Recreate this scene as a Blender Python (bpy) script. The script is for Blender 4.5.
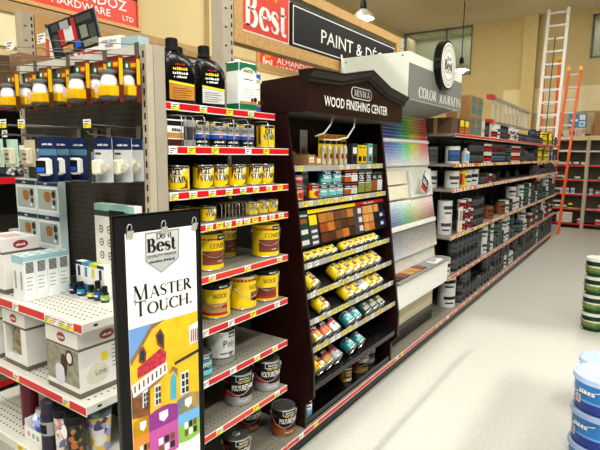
import bpy, math, random
from mathutils import Matrix, Vector
S = bpy.context.scene
for o in list(bpy.data.objects): bpy.data.objects.remove(o)
COL = S.collection
R = math.radians
rnd = random.Random(7)

# ------------------------------------------------------------------ camera, world, lights, exposure
cam = bpy.data.objects.new('camera', bpy.data.cameras.new('camera')); COL.objects.link(cam)
cam.data.lens = 30.0; cam.data.sensor_width = 36.0; cam.data.clip_end = 200
cam.matrix_world = Matrix(((0.8255, -0.0870, 0.5577, 0), (0.5644, 0.1112, -0.8180, 0), (0.0091, 0.9900, 0.1409, 2.0), (0, 0, 0, 1)))
S.camera = cam
W = bpy.data.worlds.new('sky'); S.world = W; W.use_nodes = True
W.node_tree.nodes['Background'].inputs[0].default_value = (0.75, 0.85, 1.0, 1)
W.node_tree.nodes['Background'].inputs[1].default_value = 1.2
sun = bpy.data.objects.new('sun', bpy.data.lights.new('sun', 'SUN')); COL.objects.link(sun)
sun.data.energy = 2.3; sun.data.angle = R(1.2); sun.data.color = (1, .97, .9)
sun.rotation_euler = (R(65), 0, R(0))
S.view_settings.view_transform = 'Standard'; S.view_settings.look = 'None'
S.view_settings.gamma = 1; S.view_settings.use_curve_mapping = False
S.view_settings.exposure = 0.84
FIXTURES = [(-4.9, -1.5, 80), (-4.9, 2.5, 80), (-4.9, 7.0, 80), (-0.4, -3.6, 105), (0.3, 0.2, 115), (2.1, -2.6, 100), (2.2, 0.6, 110), (2.2, 3.6, 100), (-0.5, 6.2, 60), (-0.5, 9.4, 60), (-0.5, 12.4, 55), (4.5, 8.0, 60)]  # unseen ceiling rows, some added to brighten the header box and end display
FIX_W = 0.8
FIX_Z = 5.9

# ------------------------------------------------------------------ helpers: colour and materials
def hexc(h):
    h = h.lstrip('#'); c = [int(h[i:i + 2], 16) / 255 for i in (0, 2, 4)]
    return tuple(x / 12.92 if x <= .04045 else ((x + .055) / 1.055) ** 2.4 for x in c)
MATS = {}
def mat(name, col, rough=.5, metal=0.0, spec=None, var=.07, scale=14.0, bump=0.0, stretch=(1, 1, 1), emit=0.0, trans=0.0, alpha=None, attr=None):
    if name in MATS: return MATS[name]
    m = bpy.data.materials.new(name); m.use_nodes = True
    nt = m.node_tree; b = nt.nodes['Principled BSDF']; c = hexc(col)
    tc = nt.nodes.new('ShaderNodeTexCoord'); mp = nt.nodes.new('ShaderNodeMapping'); mp.inputs['Scale'].default_value = stretch
    nz = nt.nodes.new('ShaderNodeTexNoise'); nz.inputs['Scale'].default_value = scale; nz.inputs['Detail'].default_value = 4
    nt.links.new(tc.outputs['Object'], mp.inputs[0]); nt.links.new(mp.outputs[0], nz.inputs['Vector'])
    cr = nt.nodes.new('ShaderNodeValToRGB'); e = cr.color_ramp.elements
    e[0].position = .3; e[1].position = .7
    e[0].color = tuple(x * (1 - var) for x in c) + (1,); e[1].color = tuple(min(1, x * (1 + var)) for x in c) + (1,)
    nt.links.new(nz.outputs['Fac'], cr.inputs[0])
    if attr:
        a = nt.nodes.new('ShaderNodeAttribute'); a.attribute_name = attr
        nt.links.new(a.outputs['Color'], b.inputs['Base Color'])
    else:
        nt.links.new(cr.outputs[0], b.inputs['Base Color'])
    b.inputs['Roughness'].default_value = rough; b.inputs['Metallic'].default_value = metal
    lum = sum(c) / 3
    b.inputs['Specular IOR Level'].default_value = spec if spec is not None else (.5 if lum > .05 else .28)
    if trans: b.inputs['Transmission Weight'].default_value = trans
    if alpha is not None: b.inputs['Alpha'].default_value = alpha
    if bump:
        bp = nt.nodes.new('ShaderNodeBump'); bp.inputs['Strength'].default_value = bump; bp.inputs['Distance'].default_value = .01
        nt.links.new(nz.outputs['Fac'], bp.inputs['Height']); nt.links.new(bp.outputs[0], b.inputs['Normal'])
    if emit:
        b.inputs['Emission Color'].default_value = c + (1,); b.inputs['Emission Strength'].default_value = emit
    MATS[name] = m
    return m
P = lambda n, c, **k: mat(n, c, **k)
RED = P('rail_red', '#d3101c', rough=.35); REDO = P('rail_orange_red', '#d8331c', rough=.35)
WHITE = P('white_plastic', '#efeee6', rough=.4); PAPER = P('white_paper', '#f4f3ec', rough=.6, var=.03)
BEIGE = P('beige_steel', '#b8ae97', rough=.45, var=.05); SHELF = P('shelf_steel', '#7d796c', rough=.4, var=.05)
SHELFL = P('pale_shelf_steel', '#d4d2c6', rough=.4, var=.05)
PEG = P('dark_pegboard', '#35322a', rough=.75, var=.1); BLACK = P('matt_black', '#050506', rough=.6); GLOSSB = P('gloss_black', '#0a0a0c', rough=.18)
DARK = P('dark_hole', '#0a0908', rough=.9); STEEL = P('tin_steel', '#c4c4c0', rough=.25, metal=.9); WIRE = P('wire_chrome', '#b4b4b0', rough=.3, metal=.8)
DSTEEL = P('dull_tin', '#8f8f8a', rough=.38, metal=.8)
YEL = P('can_yellow', '#f6d20e', rough=.35, var=.04); YELT = P('ticket_yellow', '#f6e12c', rough=.5); GRNT = P('ticket_green', '#b7dd3a', rough=.5)
CREAM = P('label_cream', '#f2e8c0', rough=.45); BROWN = P('label_brown', '#6d3418', rough=.45, var=.2, scale=30); DBROWN = P('label_dark_brown', '#3f1d10', rough=.45)
MAHOG = P('wood_swatch', '#7a3a22', rough=.4, var=.25, scale=18, stretch=(1, 1, 8)); TAN = P('tan_swatch', '#b98a48', rough=.4, var=.2, scale=18, stretch=(1, 1, 8))
REDL = P('label_red', '#b51d16', rough=.4); DRED = P('label_dark_red', '#7c1414', rough=.45); SILV = P('label_silver', '#a9a9ab', rough=.3, metal=.5)
AMBER = P('label_amber', '#8f4d1a', rough=.4); COPPER = P('label_copper', '#b9622c', rough=.35, metal=.3)
TEAL = P('label_teal', '#18777c', rough=.35, var=.12); LTEAL = P('label_light_teal', '#6fc0bf', rough=.4); DGREEN = P('label_dark_green', '#173a2b', rough=.4, var=.15)
BLUE = P('label_blue', '#1a4fb0', rough=.4); NAVY = P('label_navy', '#14264f', rough=.4); SKY = P('label_sky', '#68aee0', rough=.45)
GREY = P('label_grey', '#9a9b98', rough=.45); DGREY = P('label_dark_grey', '#3a3b3d', rough=.5); LGREY = P('label_pale_grey', '#cfd0cc', rough=.5)
GREENC = P('can_green', '#0f6b45', rough=.35); ORANGE = P('label_orange', '#d8761a', rough=.45); LIME = P('lime', '#b8dc20', rough=.5)
CARD = P('cardboard', '#9a7146', rough=.8, var=.12, scale=30); DCARD = P('dark_cardboard', '#5b4127', rough=.8, var=.15)
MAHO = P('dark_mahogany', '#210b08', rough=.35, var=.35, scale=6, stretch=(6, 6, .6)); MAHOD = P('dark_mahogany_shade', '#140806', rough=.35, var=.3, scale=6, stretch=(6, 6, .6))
PINE = P('pine_frame', '#c99d5c', rough=.55, var=.15, scale=8, stretch=(1, 6, 6)); CORR = P('galvanised_sheet', '#bcc7bd', rough=.35, metal=.35)
WALL = P('cream_paint', '#c8b582', rough=.8, var=.03, scale=3); CEIL = P('ceiling_paint', '#c4b99c', rough=.9, var=.03, scale=2); BAND = P('tan_trim_paint', '#a88a5c', rough=.7)
WALLP = P('pale_cream_paint', '#e2d5aa', rough=.8, var=.03, scale=3)
ALU = P('aluminium', '#c3c2bb', rough=.35, metal=.6); WALU = P('white_aluminium', '#dcdcd6', rough=.4, metal=.1); FIBRE = P('orange_fibreglass', '#dd5a1c', rough=.45, var=.1)
ICE = P('mint_white_laminate', '#eff8e6', rough=.4, var=.02); GREYP = P('grey_header_paint', '#7e807b', rough=.5, var=.03); STONE = P('counter_grey', '#8c8c88', rough=.4)
PBLUE = P('pail_blue', '#1d78c4', rough=.35); PDBLUE = P('pail_dark_blue', '#0d2f8e', rough=.35); PLID = P('pail_lid', '#a3b5dd', rough=.35)
PGREEN = P('pail_green_label', '#41692a', rough=.45, var=.5, scale=22); PDG = P('pail_dark_green', '#123318', rough=.45, var=.3)
YELB = P('bulb_yellow', '#ecb80c', rough=.3, var=.1); FROST = P('frosted_glass', '#f1f1ee', rough=.25, var=.02)
CLEAR = P('clear_plastic', '#dfe6e6', rough=.08, trans=.9, alpha=.35, var=.01)
SKYP = P('print_sky', '#6c9bd6', rough=.5); YELP = P('print_yellow', '#f5bd12', rough=.5, var=.12, scale=20); ROOFP = P('print_roof', '#8b6b4c', rough=.5)
TURQ = P('print_turquoise', '#47a9bd', rough=.5); PURP = P('print_purple', '#8c2a86', rough=.5); PINK = P('print_pink', '#c0509e', rough=.5); GRNP = P('print_green', '#86bd4a', rough=.5); FLOW = P('print_red_flowers', '#b8283c', rough=.6, var=.5, scale=90)
RUST = P('print_rust', '#7d4a22', rough=.6, var=.4, scale=40)

# ------------------------------------------------------------------ helpers: glyphs
TXT = {}
def sans(s, bold=0.0, ext=0.0):
    k = (s, bold, ext)
    if k in TXT: return TXT[k]
    cu = bpy.data.curves.new('t', 'FONT'); cu.body = s; cu.resolution_u = 2; cu.offset = bold; cu.extrude = ext
    cu.fill_mode = 'FRONT' if not ext else 'BOTH'
    ob = bpy.data.objects.new('t', cu); COL.objects.link(ob)
    dg = bpy.context.evaluated_depsgraph_get(); me = bpy.data.meshes.new_from_object(ob.evaluated_get(dg))
    v = [tuple(x.co) for x in me.vertices]; f = [tuple(p.vertices) for p in me.polygons]
    bpy.data.objects.remove(ob); bpy.data.meshes.remove(me); bpy.data.curves.remove(cu)
    k0 = 1 / .7
    v = [(x * k0, y * k0, z * k0) for x, y, z in v]
    TXT[k] = (v, f); return TXT[k]
def marks(ns):
    # a line of small unreadable print: one blot per letter, NS letters in each word
    v, f, x = [], [], 0.0; q = random.Random(sum(ns) * 7)
    for n in ns:
        for k in range(n):
            w = .32 + .35 * q.random(); h1 = .62 + .3 * q.random(); o = len(v)
            v += [(x, 0, 0), (x + w, 0, 0), (x + w * (.6 + .4 * q.random()), h1, 0), (x + w * .2 * q.random(), h1, 0)]; f.append((o, o + 1, o + 2, o + 3)); x += w + .12
        x += .4
    return v, f
def strip(pts, ws):
    v, f = [], []
    for i, (x, y) in enumerate(pts):
        a = pts[max(0, i - 1)]; b = pts[min(len(pts) - 1, i + 1)]
        dx, dy = b[0] - a[0], b[1] - a[1]; L = math.hypot(dx, dy) or 1
        w = (ws[i] if isinstance(ws, (list, tuple)) else ws) / 2
        v += [(x - dy / L * w, y + dx / L * w, 0), (x + dy / L * w, y - dx / L * w, 0)]
    for i in range(len(pts) - 1): f.append((2 * i, 2 * i + 1, 2 * i + 3, 2 * i + 2))
    return v, f
def arc(cx, cy, rx, ry, a0, a1, thick, thin, n=14):
    pts, ws = [], []
    for i in range(n + 1):
        a = R(a0 + (a1 - a0) * i / n); pts.append((cx + rx * math.cos(a), cy + ry * math.sin(a))); ws.append(thin + (thick - thin) * abs(math.cos(a)))
    return strip(pts, ws)
def glyph(c, k):
    T, t = .13 * k, .045 * (1 + (k - 1) * .5); st = .04 * (1 + (k - 1) * .4)
    L = lambda x0, y0, x1, y1, w: strip([(x0, y0), (x1, y1)], w)
    sf = lambda x, y, w=.26: L(x - w / 2, y, x + w / 2, y, st)
    b, u = st / 2, 1 - st / 2
    G = {
        'M': (1.16, [L(.16, 0, .2, 1, t), L(.2, 1, .58, .04, T), L(.58, .04, .95, 1, t), L(.95, 1, 1.0, 0, T), sf(.16, b), sf(1.0, b), sf(.16, u, .2), sf(1.0, u, .2)]),
        'A': (.94, [L(.12, 0, .46, 1, t), L(.46, 1, .82, 0, T), L(.24, .34, .68, .34, t), sf(.12, b), sf(.82, b)]),
        'T': (.84, [L(.04, u, .8, u, st * 1.2), L(.42, 0, .42, 1, T), sf(.42, b), L(.06, .8, .05, 1, t), L(.78, .8, .79, 1, t)]),
        'E': (.68, [L(.16, 0, .16, 1, T), L(.06, u, .6, u, st * 1.2), L(.06, b, .62, b, st * 1.2), L(.16, .52, .5, .52, t), L(.59, .8, .6, 1, t), L(.62, 0, .63, .2, t)]),
        'R': (.86, [L(.17, 0, .17, 1, T), sf(.17, b), L(.06, u, .3, u, st), arc(.32, .75, .24, .235, -90, 90, T, t), L(.17, .52, .34, .52, t), L(.36, .52, .76, .02, T), sf(.78, b, .16)]),
        'O': (.98, [arc(.48, .5, .4, .48, 0, 360, T, t, 24)]),
        'U': (.9, [L(.17, 1, .17, .35, T), arc(.445, .35, .275, .33, 180, 360, T * .8, t), L(.72, 1, .72, .35, t), sf(.17, u), sf(.72, u)]),
        'C': (.86, [arc(.5, .5, .42, .48, 45, 315, T, t, 20), L(.79, .72, .8, .96, t)]),
        'H': (.98, [L(.17, 0, .17, 1, T), L(.8, 0, .8, 1, T), L(.17, .52, .8, .52, t), sf(.17, b), sf(.8, b), sf(.17, u), sf(.8, u)]),
        'S': (.66, [strip([(.56, .76), (.48, .93), (.32, .975), (.15, .9), (.1, .75), (.17, .6), (.34, .5), (.5, .39), (.56, .25), (.49, .09), (.31, .025), (.14, .08), (.07, .25)], [t, t, t, T * .6, T * .8, T, T, T, T * .8, T * .6, t, t, t])]),
        'G': (.92, [arc(.5, .5, .42, .48, 45, 330, T, t, 20), L(.78, .1, .78, .42, T * .8), sf(.78, .42, .24)]),
        'L': (.66, [L(.17, 0, .17, 1, T), sf(.17, u), L(.06, b, .6, b, st * 1.2), L(.6, 0, .61, .22, t)]),
        'I': (.36, [L(.18, 0, .18, 1, T), sf(.18, b), sf(.18, u)]),
        'N': (.98, [L(.16, 0, .16, 1, t), L(.16, 1, .8, 0, T), L(.8, 0, .8, 1, t), sf(.16, b), sf(.8, u), sf(.12, u, .18)]),
        'J': (.5, [L(.34, 1, .34, .12, T), arc(.18, .12, .16, .13, 0, -160, T * .7, t, 8), sf(.34, u)]),
        'Y': (.86, [L(.1, 1, .42, .45, T), L(.76, 1, .42, .45, t), L(.42, .48, .42, 0, T), sf(.42, b), sf(.1, u), sf(.76, u)]),
        'P': (.74, [L(.17, 0, .17, 1, T), sf(.17, b), L(.06, u, .3, u, st), arc(.32, .73, .26, .25, -90, 90, T, t), L(.17, .48, .34, .48, t)]),
        'W': (1.3, [L(.1, 1, .38, 0, T), L(.38, 0, .66, .95, t), L(.66, .95, .92, 0, T), L(.92, 0, 1.2, 1, t), sf(.1, u), sf(1.2, u)]),
        'D': (.92, [L(.17, 0, .17, 1, T), sf(.11, b, .2), sf(.11, u, .2), arc(.3, .5, .5, .48, -90, 90, T, t), L(.17, b, .32, b, st), L(.17, u, .32, u, st)]),
        'B': (.82, [L(.18, 0, .18, 1, T), sf(.12, b, .22), sf(.12, u, .22), arc(.34, .75, .22, .225, -90, 90, T, t), arc(.36, .26, .28, .24, -90, 90, T, t), L(.18, .51, .38, .51, t), L(.18, u, .36, u, st), L(.18, b, .38, b, st)]),
        'e': (.66, [arc(.33, .34, .25, .32, 0, 320, T, t, 18), L(.12, .38, .56, .38, t * 1.1)]),
        's': (.56, [strip([(.46, .5), (.4, .62), (.27, .66), (.14, .6), (.11, .5), (.18, .41), (.3, .35), (.42, .27), (.46, .17), (.39, .05), (.25, .02), (.12, .06), (.07, .18)], [t, t, t, T * .6, T * .8, T, T, T, T * .8, T * .6, t, t, t])]),
        't': (.46, [L(.2, .12, .2, .9, T), L(.06, .64, .4, .64, st * 1.3), arc(.31, .14, .11, .12, 180, 330, T * .7, t, 8)]),
        'o': (.68, [arc(.33, .34, .25, .32, 0, 360, T, t, 18)]),
        'i': (.34, [L(.17, 0, .17, .64, T), sf(.17, b, .26), sf(.12, .63, .14), L(.17, .78, .17, .92, T)]),
        '.': (.2, [L(.05, .04, .13, .04, .08)]),
    }
    return G.get(c, (.4, []))
def serif(s, k=1.0, tracking=0.0):
    key = ('serif', s, k, tracking)
    if key in TXT: return TXT[key]
    V, Fc, x = [], [], 0
    for c in s:
        adv, parts = glyph(c, k)
        for v, f in parts:
            o = len(V); V += [(a + x, b, 0) for a, b, _ in v]; Fc += [tuple(i + o for i in q) for q in f]
        x += adv + tracking
    TXT[key] = (V, Fc); return TXT[key]

# ------------------------------------------------------------------ helpers: mesh building
class MB:
    def __init__(s): s.v, s.f, s.m, s.s = [], [], [], []
    def add(s, v, f, mi=0, sm=False):
        o = len(s.v); s.v += [tuple(p) for p in v]
        for q in f: s.f.append(tuple(i + o for i in q)); s.m.append(mi); s.s.append(sm)
        return s
    def box(s, x0, x1, y0, y1, z0, z1, mi=0):
        return s.add([(x, y, z) for z in (z0, z1) for y in (y0, y1) for x in (x0, x1)], [(0, 2, 3, 1), (4, 5, 7, 6), (0, 1, 5, 4), (2, 6, 7, 3), (0, 4, 6, 2), (1, 3, 7, 5)], mi)
    def cbox(s, x0, x1, y0, y1, z0, z1, c=.006, mi=0):   # box with chamfered edges
        v = []
        for z, ins in ((z0, c), (z0 + c, 0), (z1 - c, 0), (z1, c)):
            a, b, e, g = x0 + ins, x1 - ins, y0 + ins, y1 - ins
            v += [(a + c, e, z), (b - c, e, z), (b, e + c, z), (b, g - c, z), (b - c, g, z), (a + c, g, z), (a, g - c, z), (a, e + c, z)]
        f = [tuple(range(7, -1, -1)), tuple(range(24, 32))]
        for k in range(3):
            for i in range(8): j = (i + 1) % 8; f.append((8 * k + i, 8 * k + j, 8 * k + 8 + j, 8 * k + 8 + i))
        return s.add(v, f, mi)
    def lathe(s, prof, seg=24, mi=0, c=(0, 0, 0), a0=0, a1=360):
        full = abs(a1 - a0) >= 360; n = seg if full else seg + 1
        for k in range(len(prof) - 1):
            r0, z0 = prof[k][:2]; r1, z1 = prof[k + 1][:2]; m = prof[k][2] if len(prof[k]) > 2 else mi
            v = []
            for i in range(n):
                a = R(a0 + (a1 - a0) * i / seg); ca, sa = math.cos(a), math.sin(a)
                v += [(c[0] + r0 * ca, c[1] + r0 * sa, c[2] + z0), (c[0] + r1 * ca, c[1] + r1 * sa, c[2] + z1)]
            f = []
            for i in range(seg):
                j = (i + 1) % n
                if r0 < 1e-6: f.append((2 * i, 2 * j + 1, 2 * i + 1))
                elif r1 < 1e-6: f.append((2 * i, 2 * j, 2 * i + 1))
                else: f.append((2 * i, 2 * j, 2 * j + 1, 2 * i + 1))
            s.add(v, f, m, abs(z1 - z0) > abs(r1 - r0) * .3)
        return s
    def tube(s, pts, r, seg=6, mi=0):
        pts = [Vector(p) for p in pts]; rings = []
        for i, p in enumerate(pts):
            d = (pts[min(i + 1, len(pts) - 1)] - pts[max(i - 1, 0)]).normalized()
            a = d.cross(Vector((0, 0, 1)));
            if a.length < 1e-3: a = d.cross(Vector((1, 0, 0)))
            a.normalize(); b = d.cross(a)
            rings.append([p + a * (r * math.cos(2 * math.pi * k / seg)) + b * (r * math.sin(2 * math.pi * k / seg)) for k in range(seg)])
        v = [q for g in rings for q in g]; f = []
        for i in range(len(pts) - 1):
            for k in range(seg): l = (k + 1) % seg; f.append((i * seg + k, i * seg + l, (i + 1) * seg + l, (i + 1) * seg + k))
        f += [tuple(range(seg - 1, -1, -1)), tuple((len(pts) - 1) * seg + k for k in range(seg))]
        return s.add(v, f, mi, True)
    def prism(s, poly, axis, a, b, mi=0):
        n = len(poly)
        def P3(p, t): return {'x': (t, p[0], p[1]), 'y': (p[0], t, p[1]), 'z': (p[0], p[1], t)}[axis]
        v = [P3(p, a) for p in poly] + [P3(p, b) for p in poly]
        f = [tuple(range(n - 1, -1, -1)), tuple(range(n, 2 * n))] + [(i, (i + 1) % n, n + (i + 1) % n, n + i) for i in range(n)]
        return s.add(v, f, mi)
    def hexa(s, bot, top, mi=0):
        return s.add(list(bot) + list(top), [(3, 2, 1, 0), (4, 5, 6, 7), (0, 1, 5, 4), (1, 2, 6, 5), (2, 3, 7, 6), (3, 0, 4, 7)], mi)
    def plane_poly(s, o, u, v, pts, mi=0, th=.0006):      # a thin printed patch on the plane o + u*a + v*b
        o, u, v = Vector(o), Vector(u), Vector(v); n = u.cross(v).normalized() * th
        s.add([o + u * a + v * b + n for a, b in pts], [tuple(range(len(pts)))], mi); return s
    def text(s, t, o, u, v, h, mi=0, al='C', lift=.001, width=None):
        vs, fs = t
        xs = [p[0] for p in vs]; x0, x1 = min(xs), max(xs); sx = h if width is None else width / (x1 - x0)
        off = {'C': (x0 + x1) / 2, 'L': x0, 'R': x1}[al]
        o, u, v = Vector(o), Vector(u).normalized(), Vector(v).normalized(); n = u.cross(v)
        zmin = min(p[2] for p in vs)
        return s.add([o + u * ((p[0] - off) * sx) + v * (p[1] * h) + n * (lift + (p[2] - zmin) * h) for p in vs], fs, mi)
    def wrap(s, t, r, z, h, ang=0, mi=0, al='C', lift=.0012, width=None):
        vs, fs = t; xs = [p[0] for p in vs]; x0, x1 = min(xs), max(xs); sx = h if width is None else width / (x1 - x0)
        off = {'C': (x0 + x1) / 2, 'L': x0, 'R': x1}[al]; q = r + lift
        return s.add([(q * math.cos(R(ang) + (p[0] - off) * sx / r), q * math.sin(R(ang) + (p[0] - off) * sx / r), z + p[1] * h) for p in vs], fs, mi)
    def cpatch(s, r, a0b, a1b, a0t, a1t, z0, z1, mi=0, lift=.0006, n=8):
        q = r + lift; v = []
        for i in range(n + 1):
            t = i / n; ab = R(a0b + (a1b - a0b) * t); at = R(a0t + (a1t - a0t) * t)
            v += [(q * math.cos(ab), q * math.sin(ab), z0), (q * math.cos(at), q * math.sin(at), z1)]
        return s.add(v, [(2 * i, 2 * i + 2, 2 * i + 3, 2 * i + 1) for i in range(n)], mi, True)
    def mesh(s, name, mats):
        me = bpy.data.meshes.new(name); me.from_pydata(s.v, [], s.f); 
        for m in (mats if isinstance(mats, (list, tuple)) else [mats]): me.materials.append(m)
        me.polygons.foreach_set('material_index', s.m); me.polygons.foreach_set('use_smooth', s.s); me.update()
        return me
def obj(name, mb, mats, parent=None, kind=None, loc=None, rot=None):
    me = mb.mesh(name, mats) if isinstance(mb, MB) else mb
    o = bpy.data.objects.new(name, me); COL.objects.link(o)
    if parent: o.parent = parent
    if kind: o['kind'] = kind
    if loc is not None: o.location = loc
    if rot is not None: o.rotation_euler = rot
    return o
def tag(o, label, cat, group=None):
    if label: o['label'] = label
    o['category'] = cat
    if group: o['group'] = group
    return o
def thing(name, label, cat, loc=(0, 0, 0), rot=(0, 0, 0), group=None):
    o = bpy.data.objects.new(name, None); COL.objects.link(o); o.empty_display_size = .05
    o.location = loc; o.rotation_euler = rot
    return tag(o, label, cat, group)
def struct(name, mb, mats, parent=None): return obj(name, mb, mats, parent, 'structure')
def copy_tree(o, parent=None):
    c = o.copy(); COL.objects.link(c)
    if parent: c.parent = parent
    for ch in KIDS.setdefault(o.name, list(o.children)): copy_tree(ch, c)
    return c
KIDS = {}
USED = set()
def place(proto, loc, label, group=None, rz=0, ry=0, rx=0):
    o = proto if proto.name not in USED and not proto.get('copied') else copy_tree(proto)
    if o is proto:
        for ch in o.children_recursive: KIDS.setdefault(ch.name, list(ch.children))
        KIDS.setdefault(o.name, list(o.children)); USED.add(o.name)
    o.location = loc; o.rotation_euler = (R(rx), R(ry), R(rz)); o['label'] = label
    if group: o['group'] = group
    elif 'group' in o: del o['group']
    return o

# ------------------------------------------------------------------ the setting
def floor_mat():
    m = bpy.data.materials.new('waxed_vinyl_floor'); m.use_nodes = True; nt = m.node_tree; b = nt.nodes['Principled BSDF']
    tc = nt.nodes.new('ShaderNodeTexCoord'); n1 = nt.nodes.new('ShaderNodeTexNoise'); n1.inputs['Scale'].default_value = 34; n1.inputs['Detail'].default_value = 8; n1.inputs['Roughness'].default_value = .7
    n2 = nt.nodes.new('ShaderNodeTexNoise'); n2.inputs['Scale'].default_value = 1.3
    nt.links.new(tc.outputs['Object'], n1.inputs['Vector']); nt.links.new(tc.outputs['Object'], n2.inputs['Vector'])
    r1 = nt.nodes.new('ShaderNodeValToRGB'); r1.color_ramp.elements[0].position = .35; r1.color_ramp.elements[1].position = .62
    r1.color_ramp.elements[0].color = hexc('#bbbbb0') + (1,); r1.color_ramp.elements[1].color = hexc('#c9c9bf') + (1,)
    nt.links.new(n1.outputs['Fac'], r1.inputs[0]); nt.links.new(r1.outputs[0], b.inputs['Base Color'])
    mr = nt.nodes.new('ShaderNodeMapRange'); mr.inputs['To Min'].default_value = .27; mr.inputs['To Max'].default_value = .31
    nt.links.new(n2.outputs['Fac'], mr.inputs['Value']); nt.links.new(mr.outputs[0], b.inputs['Roughness'])
    return m
X0, X1, Y0, Y1, ZC = -7.0, 8.0, -5.5, 16.3, 6.0
struct('floor', MB().box(X0 - .2, X1 + .2, Y0 - .2, Y1 + 1.4, -.1, 0), floor_mat())
struct('ceiling', MB().box(X0 - .2, X1 + .2, Y0 - .2, Y1 + 1.4, ZC, ZC + .1), CEIL)
struct('wall_left', MB().box(X0 - .2, X0, Y0 - .2, Y1 + 1.4, 0, ZC), WALL)
struct('wall_right', MB().box(X1, X1 + .2, Y0 - .2, Y1 + 1.4, 0, ZC), P('low_bounce_wall', '#4d463b', rough=.9))  # unseen wall, coloured dark to cut light bounced into the shelves
b = MB()      # unseen storefront wall behind the viewer, darkened, openings shaped for the floor's sun patch
b.box(X0, -1.62, Y0 - .2, Y0, 0, ZC).box(2.6, X1, Y0 - .2, Y0, 0, ZC).box(-1.62, 2.6, Y0 - .2, Y0, 5.55, ZC).box(-1.62, -.9, Y0 - .2, Y0, 0, 2.1).box(-.9, 2.6, Y0 - .2, Y0, 0, 4.78)
struct('wall_front', b, P('low_bounce_wall', '#4d463b'))
b = MB()      # back wall with two high window openings
b.box(X0, -4.72, Y1, Y1 + .25, 0, 4.5).box(-4.72, -1.5, Y1, Y1 + .25, 0, ZC).box(-1.5, -.3, Y1, Y1 + .25, 0, 4.68).box(-1.5, -.3, Y1, Y1 + .25, 5.85, ZC).box(-.3, X1, Y1, Y1 + .25, 0, ZC)
struct('wall_back', b, WALL)
struct('wall_behind_windows', MB().box(X0, X1, Y1 + 1.2, Y1 + 1.4, 3, ZC), P('window_backing', '#a9ae90', rough=.9))  # added wall behind the panes, coloured to brighten the glass
ol = bpy.data.objects.new('office_light', bpy.data.lights.new('office_light', 'AREA')); COL.objects.link(ol); ol.location = (-4, Y1 + .7, 5.95); ol.data.shape = 'RECTANGLE'; ol.data.size = 8; ol.data.size_y = .6; ol.data.energy = 60  # added lamp, brightens what shows through the high windows
GLASSW = P('window_glass', '#8f9a86', rough=.06, alpha=.45, var=.02)
for n, (a, c, z0, z1, mull) in enumerate([(-7.0, -4.72, 4.5, 6.0, (-5.55,)), (-1.5, -.3, 4.68, 5.85, ())], 1):
    w = struct('window_%d' % n, MB().box(a, c, Y1 + .1, Y1 + .115, z0, z1), GLASSW)
    f = MB().box(a, c, Y1 + .05, Y1 + .13, z0, z0 + .06).box(a, c, Y1 + .05, Y1 + .13, z1 - .06, z1).box(a, a + .06, Y1 + .05, Y1 + .13, z0, z1).box(c - .06, c, Y1 + .05, Y1 + .13, z0, z1)
    for q in mull: f.box(q - .03, q + .03, Y1 + .05, Y1 + .13, z0, z1)
    struct('window_frame', f, P('window_frame_grey', '#6c6f62', rough=.5), w)
struct('trim_1', MB().box(-3.2, -2.84, Y1 - .18, Y1, 0, ZC), P('pilaster_paint', '#d3c088', rough=.8))
struct('trim_2', MB().box(-2.84, X1, Y1 - .03, Y1, 3.25, 3.95).box(-3.7, -3.2, Y1 - .03, Y1, 3.25, 3.95), WALLP)
struct('trim_3', MB().box(X0, X0 + .06, -1, Y1, 3.78, 3.92), BAND)
struct('trim_4', MB().box(X0, X0 + .12, 7.05, 7.6, 0, ZC), WALL)
struct('trim_5', MB().box(X0, X0 + .03, -1, 12, 3.35, 3.78), WALLP)

def ceiling_light(x, y, w):
    t = thing('ceiling_light', 'long fluorescent ceiling fixture outside the picture, placed for its light', 'light', (x, y, ZC), group='ceiling fixtures out of view')
    obj('housing', MB().box(-.16, .16, -1.2, 1.2, -.07, 0), WHITE, t)
    obj('diffuser', MB().box(-.14, .14, -1.18, 1.18, -.085, -.0701), P('lit_diffuser', '#fffaf0', emit=3), t)
    l = bpy.data.objects.new('tube_glow', bpy.data.lights.new('tube_glow', 'AREA')); COL.objects.link(l); l.parent = t
    l.data.shape = 'RECTANGLE'; l.data.size = .28; l.data.size_y = 2.36; l.data.energy = FIX_W * w; l.data.color = (1, .985, .95); l.location = (0, 0, -.09)
for x, y, w in FIXTURES: ceiling_light(x, y, w)

# ------------------------------------------------------------------ shelving kit
def holes(x0, x1, y0, y1, z0, z1, step, axis, s=.003, at=0):   # small dark perforations as flat quads
    b = MB(); n1 = int((x1 - x0) / step) if axis != 'x' else int((y1 - y0) / step); n2 = int((z1 - z0) / step) if axis != 'z' else int((y1 - y0) / step)
    for i in range(n1):
        for k in range(n2):
            if axis == 'y': x, z = x0 + (i + .5) * step, z0 + (k + .5) * step; b.add([(x - s, at, z - s), (x + s, at, z - s), (x + s, at, z + s), (x - s, at, z + s)], [(0, 1, 2, 3)])
            elif axis == 'x': y, z = y0 + (i + .5) * step, z0 + (k + .5) * step; b.add([(at, y - s, z - s), (at, y + s, z - s), (at, y + s, z + s), (at, y - s, z + s)], [(0, 1, 2, 3)])
            else: x, y = x0 + (i + .5) * step, y0 + (k + .5) * step; b.add([(x - s, y - s, at), (x + s, y - s, at), (x + s, y + s, at), (x - s, y + s, at)], [(0, 1, 2, 3)])
    return b
def stuff(name, mb, mats, parent): o = obj(name, mb, mats, parent); o['kind'] = 'stuff'; return o
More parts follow.
